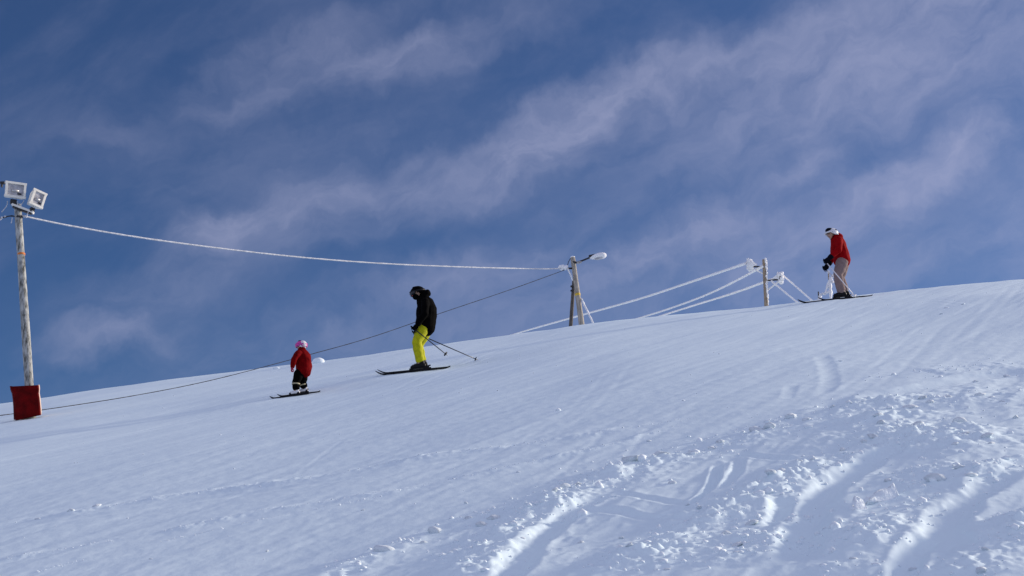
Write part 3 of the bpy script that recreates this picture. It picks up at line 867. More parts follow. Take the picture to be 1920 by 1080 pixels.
# ------------------------------------------------------------------ street lamp pole
def street_lamp_pole():
    m = YM / F
    base_pt = P(1092, 640, YM); gzv = gz(base_pt.x, base_pt.y)
    root = empty('street_lamp_pole', (base_pt.x, base_pt.y, gzv), 'leaning wooden street lamp pole with a prop strut on the skyline', 'light pole')
    O = Vector(root.location); L = lambda px, py, dy=0.0: P(px, py, YM + dy) - O
    a, b = L(1074, 484), L(1091, 612); d = b - a
    ext = (abs(O.z + b.z - gzv) + 1.2) / abs(d.z)
    pts = [a + d * (i / 20) for i in range(21)] + [a + d * (1 + ext)]
    po = MB().tube([a - d * 0.02] + pts, [0.055] + [0.076 + 0.016 * i / 20 for i in range(22)], 18, 0.02).build('pole', M['mid_wood'], root)
    MB().ball(a - d * 0.015, 0.075, 2, (1, 1, 0.5), .08).build('snow_cap', M['frost'], po)
    c = a + d * (553 - 484) / 128; k = d.normalized()
    MB().tube([c - k * 0.04, c + k * 0.04], 0.0905, 18).build('yellow_band', M['yellow_band'], root)
    # prop strut
    s0, s1 = L(1076, 527, 0.25), L(1070, 612, 0.55); sd = s1 - s0
    MB().tube([s0 - sd * .05, s0, s1, s1 + sd * ext * 1.5], [0.045, 0.056, 0.064, 0.07], 14, .03).build('prop_strut', M['dark_wood'], root)
    for py in (537, 545): MB().box(L(1072.5, py, .1), (0.10, 0.08, 0.05), None, .008).build('strut_bolt', M['dark_metal'], root, False)
    # guy wire on the right
    g0, g1 = L(1090, 560), L(1112, 606, -0.4); gd = g1 - g0
    MB().tube([g0 + gd * i / 12 for i in range(25)], 0.030, 7, .3).build('guy_wire', M['frost'], root)
    # clamp band, arm and lamp
    c = L(1076, 492.5); MB().tube([c - k * .025, c + k * .025], 0.083, 18).build('clamp_band', M['dark_metal'], root)
    arm = MB().tube(smooth3([L(1078, 493, -.06), L(1088, 490, -.12), L(1096, 487, -.16), L(1108, 482, -.2)], 6), 0.030, 8).build('lamp_arm', M['dark_metal'], root)
    MB().box(L(1086, 492, -.1), (0.16, 0.10, 0.055), Euler((0, math.radians(-10), 0)), .01).build('arm_bracket', M['steel'], arm, False)
    MB().add([L(1086, 495, -.14), L(1092.5, 488.5, -.14), L(1091, 491, -.14), L(1086, 495, -.06), L(1092.5, 488.5, -.06), L(1091, 491, -.06)],
             [(0, 1, 2), (5, 4, 3), (0, 3, 4, 1), (1, 4, 5, 2), (2, 5, 3, 0)]).build('frosted_gusset', M['frost'], arm, False)
    head = MB(); h0, h1 = L(1106, 483.5, -.2), L(1137, 478, -.25); hd = h1 - h0
    prof = [(0, .05, .045), (.12, .085, .06), (.3, .125, .085), (.55, .155, .11), (.8, .145, .10), (.94, .09, .07), (1.0, .03, .03)]
    n = 14; vs, fs = [], []; axu = hd.normalized(); side = axu.cross(Vector((0, 0, 1))).normalized(); upv = side.cross(axu)
    for t, w, hh in prof:
        c = h0 + hd * t
        for i in range(n):
            an = 2 * math.pi * i / n
            vs.append(c + side * math.cos(an) * w + upv * math.sin(an) * hh)
    for r in range(len(prof) - 1):
        for i in range(n): fs.append((r * n + i, r * n + (i + 1) % n, (r + 1) * n + (i + 1) % n, (r + 1) * n + i))
    fs += [tuple(range(n - 1, -1, -1)), tuple((len(prof) - 1) * n + i for i in range(n))]
    hobj = head.add(vs, fs).build('lamp_head', M['frost'], root)
    MB().box(L(1110, 480, -.22), (0.21, 0.13, 0.075), Euler((0, math.radians(-10), 0)), .015).build('lamp_driver', M['dark_metal'], hobj, False)
    MB().ball(L(1124, 484, -.25), 0.115, 2, (1.5, .9, .42), rot=Euler((0, math.radians(-10), 0))).build('lamp_glass', M['lens'], hobj)
    # insulators and stay where the cables end
    st = MB().tube([L(1074, 503), L(1062, 503, -.1), L(1056, 504, -.1)], 0.028, 8, .3).build('cable_bracket', M['dark_metal'], root)
    for i, (px, py, r) in enumerate(((1051, 501, .075), (1055, 500, .07), (1059, 502, .07), (1062, 499.5, .055), (1053, 504, .06))):
        MB().ball(L(px, py, -.1), r, 2, jit=.2, seed=i).build('insulator', M['frost'], root)
    MB().tube([L(1063, 501, -.1), L(1069, 514, -.08), L(1074, 526, -.05)], 0.028, 7, .3).build('frosted_brace', M['frost'], root)
    MB().tube(smooth3([L(1070, 484), L(1066, 491, -.1), L(1064, 499, -.1)], 5), 0.012, 6).build('jumper_wire', M['dark_metal'], root)
street_lamp_pole()

# ------------------------------------------------------------------ lift pylon
def lift_pylon():
    bp = P(1438, 610, YP); g = gz(bp.x, bp.y)
    root = empty('lift_pylon', (bp.x, bp.y, g), 'frosted wooden ski lift pylon with two cable wheels on the skyline', 'lift pylon')
    O = Vector(root.location); L = lambda px, py, dy=0.0: P(px, py, YP + dy) - O
    a, b = L(1433, 487), L(1437, 575); d = b - a; ext = (abs(O.z + b.z - g) + 1.0) / abs(d.z)
    MB().tube([a + d * i / 16 for i in range(17)] + [a + d * (1 + ext)], 0.082, 16, .05).build('pole', M['tan_wood'], root)
    # rime plastered on the sunlit side of the pole
    mb = MB(); rnd = random.Random(4)
    for i in range(60):
        t = i / 60 * 1.0
        mb.ball(a + d * t + Vector((0.042 + rnd.uniform(-.02, .02), -0.02 + rnd.uniform(-.04, .03), 0)), 0.048 * rnd.uniform(.8, 1.25), 1, (1, 1.2, 1.6), .2, seed=i)
    mb.build('rime_crust', M['frost'], root)
    def arm(p0, p1, q0, name='cross_arm'):
        o = MB().tube([L(*p0), L(*p1)], 0.030, 8, .2).build('cross_arm', M['dark_metal'], root)
        MB().tube([L(*q0), L(*p1)], 0.028, 8, .3).build('arm_brace', M['frost'], o)
        return o
    arm((1434, 500), (1403, 500), (1431, 513)); arm((1437, 526), (1464, 524), (1441, 543))
    MB().tube([L(1432, 496), L(1416, 505)], 0.030, 8, .3).build('arm_strut', M['frost'], root)
    MB().tube([L(1447, 528), L(1456, 536)], 0.026, 8, .3).build('arm_strut', M['frost'], root)
    MB().tube([L(1453, 534), L(1462, 526)], 0.026, 8, .3).build('arm_strut', M['frost'], root)
    # wheels caked with rime: a disc with a rim and a spiky crust
    for cx, cy, w, h, flip in ((1406, 497, 9, 22, 1), (1463, 521, 10, 19, -1)):
        m = YP / F; c = L(cx, cy)
        wh = MB()
        ring = [c + Vector((0.03 * flip, math.sin(t) * 0.15, math.cos(t) * h * m * 0.40)) for t in [2 * math.pi * k / 20 for k in range(21)]]
        wh.tube(ring, 0.035, 8, .2, cap=False)
        wo = wh.build('cable_wheel', M['dark_metal'], root)
        mb = MB(); rnd = random.Random(cx)
        for i in range(110):
            t = rnd.uniform(0, 2 * math.pi); rr = math.sqrt(rnd.random())
            p = c + Vector((rnd.uniform(-.5, .5) * w * m * .7, math.sin(t) * .18 * rr, math.cos(t) * h * m * .46 * rr))
            mb.ball(p, rnd.uniform(.045, .085), 1, (1, 1, 1.3), .25, seed=i)
        for i in range(7):
            mb.tube([c + Vector((rnd.uniform(-.06, .06), 0, h * m * .3)), c + Vector((rnd.uniform(-.12, .14), 0, h * m * (.5 + .18 * rnd.random())))], [.04, .015], 6)
        mb.build('rime_crust', M['frost'], wo)
        # rime bracket towards the pole
        s = 1 if flip > 0 else -1
        MB().add([c + Vector((s * w * m * .3, -.05, h * m * .45)), c + Vector((s * w * m * 1.6, -.05, -h * m * .02)), c + Vector((s * w * m * .3, -.05, -h * m * .2)),
                  c + Vector((s * w * m * .3, .05, h * m * .45)), c + Vector((s * w * m * 1.6, .05, -h * m * .02)), c + Vector((s * w * m * .3, .05, -h * m * .2))],
                 [(0, 1, 2), (5, 4, 3), (0, 3, 4, 1), (1, 4, 5, 2), (2, 5, 3, 0)]).build('wheel_bracket', M['frost'], root, False)
lift_pylon()

# frosted frame behind the right skier
def frosted_frame():
    y = 37.5
    bp = P(1557, 566, y); g = gz(bp.x, bp.y)
    root = empty('frosted_frame', (bp.x, bp.y, g), 'rime covered tripod of struts behind the skier in beige trousers', 'frame')
    O = Vector(root.location); L = lambda px, py, dy=0.0: P(px, py, y + dy) - O
    def strut(p, q, r, name='strut', n=7):
        a, b = L(*p), L(*q)
        pts = [a + (b - a) * i / n for i in range(n + 1)]
        rnd = random.Random(int(p[0] * 3 + q[1]))
        return MB().tube(pts, [r * 1.45 * rnd.uniform(.7, 1.35) for _ in pts], 8, .25, seed=int(p[0])).build(name, M['frost'], root)
    strut((1556, 520), (1558, 575), .030, 'post', 10)
    strut((1556, 524), (1546, 552), .020); strut((1557, 521), (1562, 530), .022)
    strut((1545, 551), (1556, 546), .018); strut((1544, 552), (1552, 549), .014)
    strut((1569, 492), (1571, 505), .030); strut((1571, 504), (1566, 513), .020); strut((1553, 508), (1553.5, 513), .018)
    strut((1566, 512), (1557, 522), .016)
    MB().tube([L(1534.5, 547), L(1534.8, 560)], .018, 8).build('stub_post', M['dark_metal'], root)
    strut((1538, 551), (1536, 566), .030, 'stub_crust'); strut((1541, 550), (1546, 551), .016)
    MB().tube([L(1553.5, 513), L(1553.8, 524)], .018, 8).build('post_core', M['tan_wood'], root)
frosted_frame()

# ------------------------------------------------------------------ people
def solid(name, chains, voxel, m, parent, smooth=3, wrinkle=0.0, wscale=14.0, seed=0, flat_z=None, post=None):
    """closed lofts (x, y, z, r_side, r_front) fused into one continuous surface"""
    mb = MB(); n = 16
    for ch in chains:
        ch = [tuple(c) if len(c) == 5 else (*c, c[3]) for c in ch]
        P_ = [Vector(c[:3]) for c in ch]; R_ = [(c[3], c[4]) for c in ch]
        t0 = (P_[1] - P_[0]).normalized(); t1 = (P_[-1] - P_[-2]).normalized()
        e0, e1 = R_[0], R_[-1]
        pts = [P_[0] - t0 * min(e0) * .8, P_[0] - t0 * min(e0) * .45] + P_ + [P_[-1] + t1 * min(e1) * .45, P_[-1] + t1 * min(e1) * .8]
        rad = [(e0[0] * .35, e0[1] * .35), (e0[0] * .8, e0[1] * .8)] + R_ + [(e1[0] * .8, e1[1] * .8), (e1[0] * .35, e1[1] * .35)]
        vs, fs = [], []
        for i, p in enumerate(pts):
            t = (pts[min(i + 1, len(pts) - 1)] - pts[max(i - 1, 0)]).normalized()
            s = Vector((0, 1, 0)); s = s - t * s.dot(t)
            if s.length < .2: s = Vector((1, 0, 0)) - t * t.x
            s.normalize(); f = t.cross(s)
            for k in range(n):
                w = 2 * math.pi * k / n
                vs.append(p + s * math.cos(w) * rad[i][0] + f * math.sin(w) * rad[i][1])
        for i in range(len(pts) - 1):
            for k in range(n): fs.append((i * n + k, i * n + (k + 1) % n, (i + 1) * n + (k + 1) % n, (i + 1) * n + k))
        fs += [tuple(range(n - 1, -1, -1)), tuple((len(pts) - 1) * n + k for k in range(n))]
        mb.add(vs, fs)
    me = mb.mesh('tmp'); bm = bmesh.new(); bm.from_mesh(me); bmesh.ops.recalc_face_normals(bm, faces=bm.faces[:]); bm.to_mesh(me); bm.free()
    tmp = bpy.data.objects.new('tmp', me); COL.objects.link(tmp)
    md = tmp.modifiers.new('r', 'REMESH'); md.mode = 'VOXEL'; md.voxel_size = voxel
    if smooth:
        sm = tmp.modifiers.new('s', 'SMOOTH'); sm.factor = .5; sm.iterations = smooth
    dg = bpy.context.evaluated_depsgraph_get()
    out = bpy.data.meshes.new_from_object(tmp.evaluated_get(dg))
    bpy.data.objects.remove(tmp); bpy.data.meshes.remove(me)
    co = np.empty(len(out.vertices) * 3); out.vertices.foreach_get('co', co); co = co.reshape(-1, 3)
    if wrinkle:
        nr = np.empty(len(out.vertices) * 3); out.vertices.foreach_get('normal', nr); nr = nr.reshape(-1, 3)
        rng = np.random.default_rng(seed); w = 0
        for _ in range(9):
            kx = rng.normal(0, 1, 3) * wscale; kx[2] *= 1.7
            w = w + np.sin(co @ kx + rng.uniform(0, 6) + 1.3 * np.sin(co @ (rng.normal(0, 1, 3) * wscale * .5)))
        co = co + nr * (w / 3.0 * wrinkle)[:, None]
    if flat_z is not None: co[:, 2] = np.maximum(co[:, 2], flat_z)
    if post is not None: co = post(co)
    out.vertices.foreach_set('co', co.ravel()); out.update()
    out.name = name; out.materials.clear()
    return link(name, out, m, parent)

def glove(parent, wrist, fdir, pole, m, size=1.0, name='glove', palm_side=1):
    """a closed hand: palm, four curled fingers of unequal length, thumb from the side of the palm"""
    f = Vector(fdir).normalized(); p = Vector(pole); p = (p - f * p.dot(f)).normalized(); n = p.cross(f) * palm_side
    w = Vector(wrist); s = size
    def c(a, b, d, r): q = w + f * a * s + p * b * s + n * d * s; return (q.x, q.y, q.z, r * s)
    ch = [[c(-.05, 0, 0, .040), c(0, 0, 0, .036), c(.03, 0, 0, .037)]]
    for b in (-.03, -.01, .012, .032): ch.append([c(.01, b * .7, 0, .020), c(.05, b, 0, .020), c(.09, b * 1.1, .002, .017)])
    for i, (b, L) in enumerate(((-.036, .88), (-.012, 1.0), (.013, 1.05), (.037, .95))):
        ch.append([c(.088, b, .002, .015), c(.088 + .028 * L, b, .018, .0145), c(.088 + .026 * L, b, .050, .0135), c(.088 - .004, b, .062 * L, .012)])
    ch.append([c(.02, .028, .008, .018), c(.045, .052, .028, .0165), c(.078, .046, .052, .014), c(.096, .028, .064, .012)])
    return solid(name, ch, .0065 * s, m, parent, smooth=2)

def ski(name, foot, heading, L, m, label, group, width=1.0, tail=0.44):
    """foot: world xy under the boot; heading: unit xy towards the tip"""
    h = Vector((heading[0], heading[1], 0)).normalized(); s = Vector((-h.y, h.x, 0))
    tipd, taild = L * (1 - tail), L * tail
    zs = lambda d: gz(foot[0] + h.x * d, foot[1] + h.y * d)
    z0 = (zs(tipd * .8) * taild + zs(-taild * .9) * tipd) / (tipd + taild)
    slope = (zs(tipd * .8) - zs(-taild * .9)) / (tipd * .8 + taild * .9)
    root = empty(name, (foot[0], foot[1], 0), label, 'ski', group)
    zc = max(zs(d) - slope * d for d in np.linspace(-taild, tipd * .85, 9)) + 0.003
    root.location.z = zc
    N = 26; vs, fs = [], []
    for i in range(N + 1):
        t = i / N; d = -taild + L * t
        w = (0.048 - 0.014 * math.sin(min(1, t / .9) * math.pi)) * width
        if t > .93: w *= math.sqrt(max(0.02, 1 - ((t - .93) / .07) ** 2))
        if t < .03: w *= .75 + .25 * t / .03
        z = slope * d + (0.10 * L / 1.6 * max(0, (t - .86) / .14) ** 1.8) + (.02 * max(0, (.04 - t) / .04))
        th = .010 + .008 * math.sin(min(1, max(0, t)) * math.pi)
        c = h * d + Vector((0, 0, z))
        vs += [c - s * w, c + s * w, c + s * w * .9 + Vector((0, 0, th)), c - s * w * .9 + Vector((0, 0, th))]
    for i in range(N):
        a = i * 4; b = a + 4
        for k in range(4): fs.append((a + k, a + (k + 1) % 4, b + (k + 1) % 4, b + k))
    fs += [(3, 2, 1, 0), (N * 4, N * 4 + 1, N * 4 + 2, N * 4 + 3)]
    MB().add(vs, fs).build('blade', m, root, False)
    yaw = math.atan2(h.y, h.x); R = (Matrix.Rotation(yaw, 3, 'Z') @ Matrix.Rotation(-math.atan(slope), 3, 'Y'))
    k = L / 1.6
    up = lambda d, z: h * d + Vector((0, 0, slope * d + z))
    b = MB()
    b.box(up(.155 * k, .045), (.07 * k, .06, .05), R, .008); b.box(up(.155 * k, .028), (.12 * k, .065, .02), R, .004)
    b.build('toe_binding', M['black_plastic'], root, False)
    b = MB(); b.box(up(-.165 * k, .05), (.09 * k, .06, .065), R, .01); b.box(up(-.18 * k, .028), (.14 * k, .065, .02), R, .004)
    b.box(up(-.215 * k, .082), (.05 * k, .04, .02), R, .004)
    b.build('heel_binding', M['black_plastic'], root, False)
    return root, slope

def ski_pole(name, grip, tip, m, label, group, basket_m, r=.0105):
    """grip, tip in world coordinates"""
    g, t = Vector(grip), Vector(tip); root = empty(name, t, label, 'ski pole', group)
    a = g - t; L = a.length; u = a.normalized()
    MB().tube([u * .02, u * L * .5, u * (L - .02)], [r * .75, r, r * 1.05], 10).build('shaft', m, root)
    MB().tube([u * (L - .13), u * (L - .10), u * (L - .02), u * (L + .02), u * (L + .035)], [.012, .016, .0145, .019, .012], 10).build('grip', M['black_plastic'], root)
    MB().tube([Vector((0, 0, 0)), u * .03], [.003, .006], 8).build('tip', M['steel'], root)
    bk = MB(); c = u * .065
    bk.tube([c - u * .008, c, c + u * .012], [.052, .048, .012], 14)
    bk.build('basket', basket_m, root)
    s = u.cross(Vector((0, 1, 0))).normalized(); q = u * (L + .01)
    lp = [q, q + s * .05 - u * .05, q + s * .05 - u * .14, q + s * .01 - u * .12, q]
    MB().tube(smooth3(lp, 5), .006, 6).build('strap', M['black_fabric'], root)
    return root

def head(parent, c, r, turn, tilt, skin=True, lower=None):
    """a face: skull, jaw, nose, brows, eyes, mouth, ears. local -x is forward before turning"""
    R = Matrix.Rotation(turn, 3, 'Z') @ Matrix.Rotation(tilt, 3, 'Y'); c = Vector(c)
    def q(x, y, z, a, b=None):
        v = c + R @ Vector((x, y, z)) * r; return (v.x, v.y, v.z, a * r, (b or a) * r)
    ch = [[q(.05, 0, .65, .55, .6), q(.05, 0, .3, .78, .9), q(.0, 0, -.1, .76, .88), q(-.15, 0, -.5, .62, .68), q(-.25, 0, -.95, .42, .45)],
          [q(.15, 0, -.5, .5), q(.2, 0, -1.3, .5)],
          [q(-.86, 0, .08, .09), q(-1.02, 0, -.22, .13), q(-.88, 0, -.30, .15)],
          [q(-.72, 0, -.58, .24, .10), q(-.74, 0, -.66, .22, .09)],
          [q(-.62, 0, -.95, .2), q(-.58, 0, -1.05, .2)]]
    for s in (-1, 1):
        ch.append([q(.1, s * .78, .1, .12), q(.14, s * .82, -.2, .10)])
        ch.append([q(-.80, s * .14, .20, .09), q(-.72, s * .48, .18, .09)])
    h = ch, R
    return h

def boot(parent, ankle, yaw_vec, size, m, pitch, cuff_top, m2):
    """rigid ski boot: shell, cuff, sole, buckles. ankle = point above the heel third, sole lies .08*size below it"""
    f = Vector((yaw_vec[0], yaw_vec[1], 0)).normalized(); f = (f + Vector((0, 0, pitch))).normalized(); s = Vector((0, 0, 1)).cross(f).normalized(); up = f.cross(s)
    if up.z < 0: up = -up
    a = Vector(ankle); k = size
    def c(x, z, r1, r2): v = a + f * x * k + up * z * k; return (v.x, v.y, v.z, r1 * k, r2 * k)
    ct = Vector(cuff_top)
    shell = [[c(-.09, -.03, .048, .05), c(.0, -.025, .05, .055), c(.09, -.035, .052, .045), c(.165, -.048, .045, .032)],
             [c(-.05, -.02, .055, .065), c(-.035, .06, .058, .072), (ct.x, ct.y, ct.z, .062 * k, .078 * k)]]
    b = solid('boot', shell, .011 * k, m, parent, smooth=2)
    R = Matrix((f, s, up)).transposed()
    MB().box(a + f * .04 * k - up * .082 * k, (.31 * k, .075 * k, .022 * k), R, .006 * k).build('sole', M['black_plastic'], b, False)
    for x, z in ((.10, .008), (.05, .022), (-.005, .075), (-.015, .12)):
        MB().box(a + f * (x + .02) * k - s * .048 * k + up * z * k, (.05 * k, .02 * k, .014 * k), R, .003 * k).build('buckle', m2, b, False)
    return b

def world_pt(root, p):
    a = root.rotation_euler.z; c, s = math.cos(a), math.sin(a); l = root.location
    return Vector((l.x + p[0] * c - p[1] * s, l.y + p[0] * s + p[1] * c, l.z + p[2]))

def helmet(parent, c, r, tilt, m, turn=0.0, brim=None, goggle=True, gm=None, strap=None, gpos=0.10, extra=None):
    R = Matrix.Rotation(turn, 3, 'Z') @ Matrix.Rotation(tilt, 3, 'Y'); c = Vector(c)
    bm = bmesh.new(); bmesh.ops.create_uvsphere(bm, u_segments=28, v_segments=18, radius=1.0)
    cut = []
    for v in bm.verts:
        x, y, z = v.co
        lim = -0.38 if x > -.1 else (0.18 if x < -.55 else -.38 + (.56) * ((-.1 - x) / .45))
        if z < lim - .02: cut.append(v)
    bmesh.ops.delete(bm, geom=cut, context='VERTS')
    for v in bm.verts: v.co = Vector((v.co.x * 1.16 + .04, v.co.y * .98, v.co.z * 1.02))
    ex = bmesh.ops.solidify(bm, geom=bm.faces[:], thickness=.10)
    for v in bm.verts: v.co = R @ (v.co * r) + c
    me = bpy.data.meshes.new('helmet'); bm.to_mesh(me); bm.free()
    h = link('helmet', me, m, parent)
    T = lambda x, y, z: c + R @ (Vector((x, y, z)) * r)
    # vents
    for y in (-.35, 0, .35):
        MB().box(T(-.25, y, .97 - abs(y) * .12), (.5 * r, .10 * r, .06 * r), R, .01).build('vent', M['black_plastic'], h, False)
    if brim:
        pts = [T(1.20 * math.cos(a) + .04, 1.02 * math.sin(a), -.36 + .54 * sstep(.1, -.65, math.cos(a)) ) for a in np.linspace(0, 2 * math.pi, 33)]
        MB().tube(pts, .11 * r, 8, cap=False).build('helmet_edge', brim, h)
    if goggle:
        # curved lens over the eyes, a frame round it and a strap round the helmet
        vs, fs = [], []; nn = 12
        for i in range(nn + 1):
            a = math.radians(180 - 62 + 124 * i / nn)
            for z, k in ((gpos + .26, .98), (gpos, 1.10), (gpos - .30, .98)):
                vs.append(T(1.05 * math.cos(a) * k - .06, .92 * math.sin(a) * k, z))
        for i in range(nn):
            for j in range(2): fs.append((i * 3 + j, i * 3 + j + 1, i * 3 + j + 4, i * 3 + j + 3))
        g = MB().add(vs, fs)
        go = g.build('goggles', gm or M['goggle'], parent)
        sm = go.modifiers.new('s', 'SOLIDIFY'); sm.thickness = .02
        edge = [vs[i * 3] for i in range(nn + 1)] + [vs[i * 3 + 2] for i in range(nn, -1, -1)] + [vs[0]]
        MB().tube(edge, .07 * r, 8, cap=False).build('goggle_frame', strap or M['black_plastic'], go)
        st = [T(1.22 * math.cos(a) + .04, 1.04 * math.sin(a), gpos + .05) for a in np.linspace(math.radians(-118), math.radians(118), 25)]
        vs, fs = [], []
        for p in st: vs += [p + R @ Vector((0, 0, .13 * r)), p - R @ Vector((0, 0, .13 * r))]
        for i in range(len(st) - 1): fs.append((i * 2, i * 2 + 1, i * 2 + 3, i * 2 + 2))
        so = MB().add(vs, fs).build('goggle_strap', strap or M['black_plastic'], go)
        so.modifiers.new('s', 'SOLIDIFY').thickness = .012
    return h

def face_bits(parent, c, r, turn, tilt):
    R = Matrix.Rotation(turn, 3, 'Z') @ Matrix.Rotation(tilt, 3, 'Y'); c = Vector(c); T = lambda x, y, z: c + R @ (Vector((x, y, z)) * r)
    for s in (-1, 1):
        MB().ball(T(-.79, s * .30, .06), .11 * r, 2).build('eye', M['eye'], parent)
    MB().ball(T(-.80, 0, -.62), .17 * r, 2, (.5, 1.1, .35)).build('mouth', M['lip'], parent)

def person(px, py, name_label, spec):
    g = ground(px, py); S = g[1] / F * spec['unit']       # local metres per authored unit
    yaw = spec['yaw']
    root = empty('person', (g[0], g[1], gz(*g) + 0.03), name_label, 'person', 'skiers on the slope', yaw)
    return root, S, g

def build_skier(px, py, label, sp):
    g = ground(px, py); k = cam_depth(g) / F / sp['mpp'] * sp.get('grow', 1.0)        # true scale at the true distance
    root = empty('person', (g[0], g[1], gz(*g)), label, 'person', rz=sp['yaw'])
    def lz(x, y):                                          # ground height under a local point
        w = world_pt(root, (x, y, 0)); return gz(w.x, w.y) - root.location.z
    K = lambda p: Vector((p[0] * k, p[1] * k, p[2] * k))
    C = lambda chain: [(c[0] * k, c[1] * k, c[2] * k, c[3] * k, (c[4] if len(c) > 4 else c[3]) * k) for c in chain]
    M_ = sp['mats']
    # ---- body: one continuous skin figure inside the clothes
    hc, hr = sp['head']; hch, _ = head(root, K(hc), hr * k, sp['turn'], sp['tilt'])
    legs = []; feet = []
    for s, L in (('n', sp['leg_near']), ('f', sp['leg_far'])):
        hip, knee, ank = L
        z = lz(ank[0] * k, ank[1] * k) / k + sp['sole']
        ank = (ank[0], ank[1], ank[2] + z); feet.append(ank)
        legs.append((hip, knee, ank))
    t = sp['torso']                                        # pelvis, waist, chest, neck: (x, z, half width, half depth)
    body = list(hch)
    body.append(C([(a, 0, z, w * .82, d * .80) for (a, z, w, d) in t]))
    nb = t[-1]
    body.append(C([(nb[0], 0, nb[1], .06, .06), (hc[0] + .02, hc[1], hc[2] - hr * .8, .055, .055)]))
    for hip, knee, ank in legs:
        body.append(C([(*hip, .085 * sp['bulk']), (*knee, .058 * sp['bulk']), (*ank, .042 * sp['bulk'])]))
    for sh, el, wr in (sp['arm_near'], sp['arm_far']):
        body.append(C([(sh[0], sh[1] * .72, sh[2] - .02, .045 * sp['bulk']), (*el, .036 * sp['bulk']), (*wr, .028 * sp['bulk'])]))
    b = solid('body', body, .013 * k, M['skin'], root, smooth=2)
    face_bits(b, K(hc), hr * k, sp['turn'], sp['tilt'])
    # ---- trousers
    B = sp['bulk']; tr = []
    for (hip, knee, ank), fl in zip(legs, sp['flare']):
        low = (ank[0] + .01, ank[1], ank[2] + sp['cuff'])
        mid = tuple((a + c) / 2 for a, c in zip(hip, knee)); cal = tuple(a * .55 + c * .45 for a, c in zip(knee, low))
        tr.append(C([(*hip, .115 * B, .125 * B), (*mid, .105 * B, .115 * B), (*knee, .088 * B, .098 * B), (*cal, .084 * B, .095 * B), (*low, fl * B, fl * B * 1.05)]))
    p0 = t[0]; tr.append(C([(p0[0], 0, p0[1] - .06, p0[2] * .95, p0[3] * .95), (p0[0], 0, p0[1] + .06, p0[2] * .95, p0[3] * .95)]))
    trs = solid('trousers', tr, .012 * k, M_['trousers'], root, smooth=3, wrinkle=.0045 * k, wscale=15 / k, seed=sp['seed'])
    for st in sp.get('stripes', []):
        (hip, knee, ank) = legs[st]; a = K(knee) * .74 + K(ank) * .26
        dr = (K(ank) - K(knee)).normalized()
        MB().tube([a - dr * .011 * k, a + dr * .011 * k], .101 * B * k, 20).build('reflective_band', M['reflective'], trs)
    # ---- jacket with sleeves and hood
    jk = [C([(a, 0, z, w, d) for (a, z, w, d) in sp['jacket']])]
    for sh, el, wr in (sp['arm_near'], sp['arm_far']):
        q = sp['sleeve']
        e = tuple(el[i] + (wr[i] - el[i]) * sp.get('cufft', .92) for i in range(3))
        jk.append(C([(sh[0], sh[1] * .8, sh[2], q * 1.10), (*[(a + c) / 2 for a, c in zip(sh, el)], q), (*el, q * .92), (*e, q * .74)]))
    for hd_ in sp['hood']: jk.append(C(hd_))
    jack = solid('jacket', jk, .012 * k, M_['jacket'], root, smooth=3, wrinkle=.006 * k, wscale=13 / k, seed=sp['seed'] + 3)
    hemp = sp['jacket'][0]
    # ---- gloves
    grips = []
    for (sh, el, wr), pol in ((sp['arm_near'], sp['grip_near']), (sp['arm_far'], sp['grip_far'])):
        f = Vector(wr) - Vector(el)
        glove(root, K(wr), f, pol, M_['glove'], sp['hand'] * k)
        fn = f.normalized(); pd = Vector(pol); pd = (pd - fn * pd.dot(fn)).normalized(); n = pd.cross(fn)
        grips.append(K(wr) + (fn * .095 + n * .030) * sp['hand'] * k)
    # ---- helmet and goggles
    sp['helmet'](root, K(hc), hr * k)
    # ---- boots and skis
    skis = []
    for i, ank in enumerate(feet):
        hv = Vector((-1, 0, 0)); hw = Vector((-math.cos(sp['yaw'] + sp['ski_yaw'][i]), -math.sin(sp['yaw'] + sp['ski_yaw'][i]), 0))
        a = sp['ski_yaw'][i]; lv = (-math.cos(a), -math.sin(a))
        wp = world_pt(root, K(ank))
        r, slope = ski('ski', (wp.x + hw.x * .03, wp.y + hw.y * .03), hw, sp['ski_len'][i] * k, M['ski_black'], sp['ski_labels'][i], None, width=sp.get('ski_w', 1.0), tail=sp['ski_tail'][i])
        knee = legs[i][1]; kt = K(ank) + (K(knee) - K(ank)) * sp.get('cuffh', .42)
        # the boot sits on its ski
        an = K(ank); an.z = (r.location.z - root.location.z) + .142 * sp['boot'] * k
        boot(root, an, lv, sp['boot'] * k, M_['boot'], slope, kt, M_['buckle'])
        skis.append(r)
    return root, k, grips, K

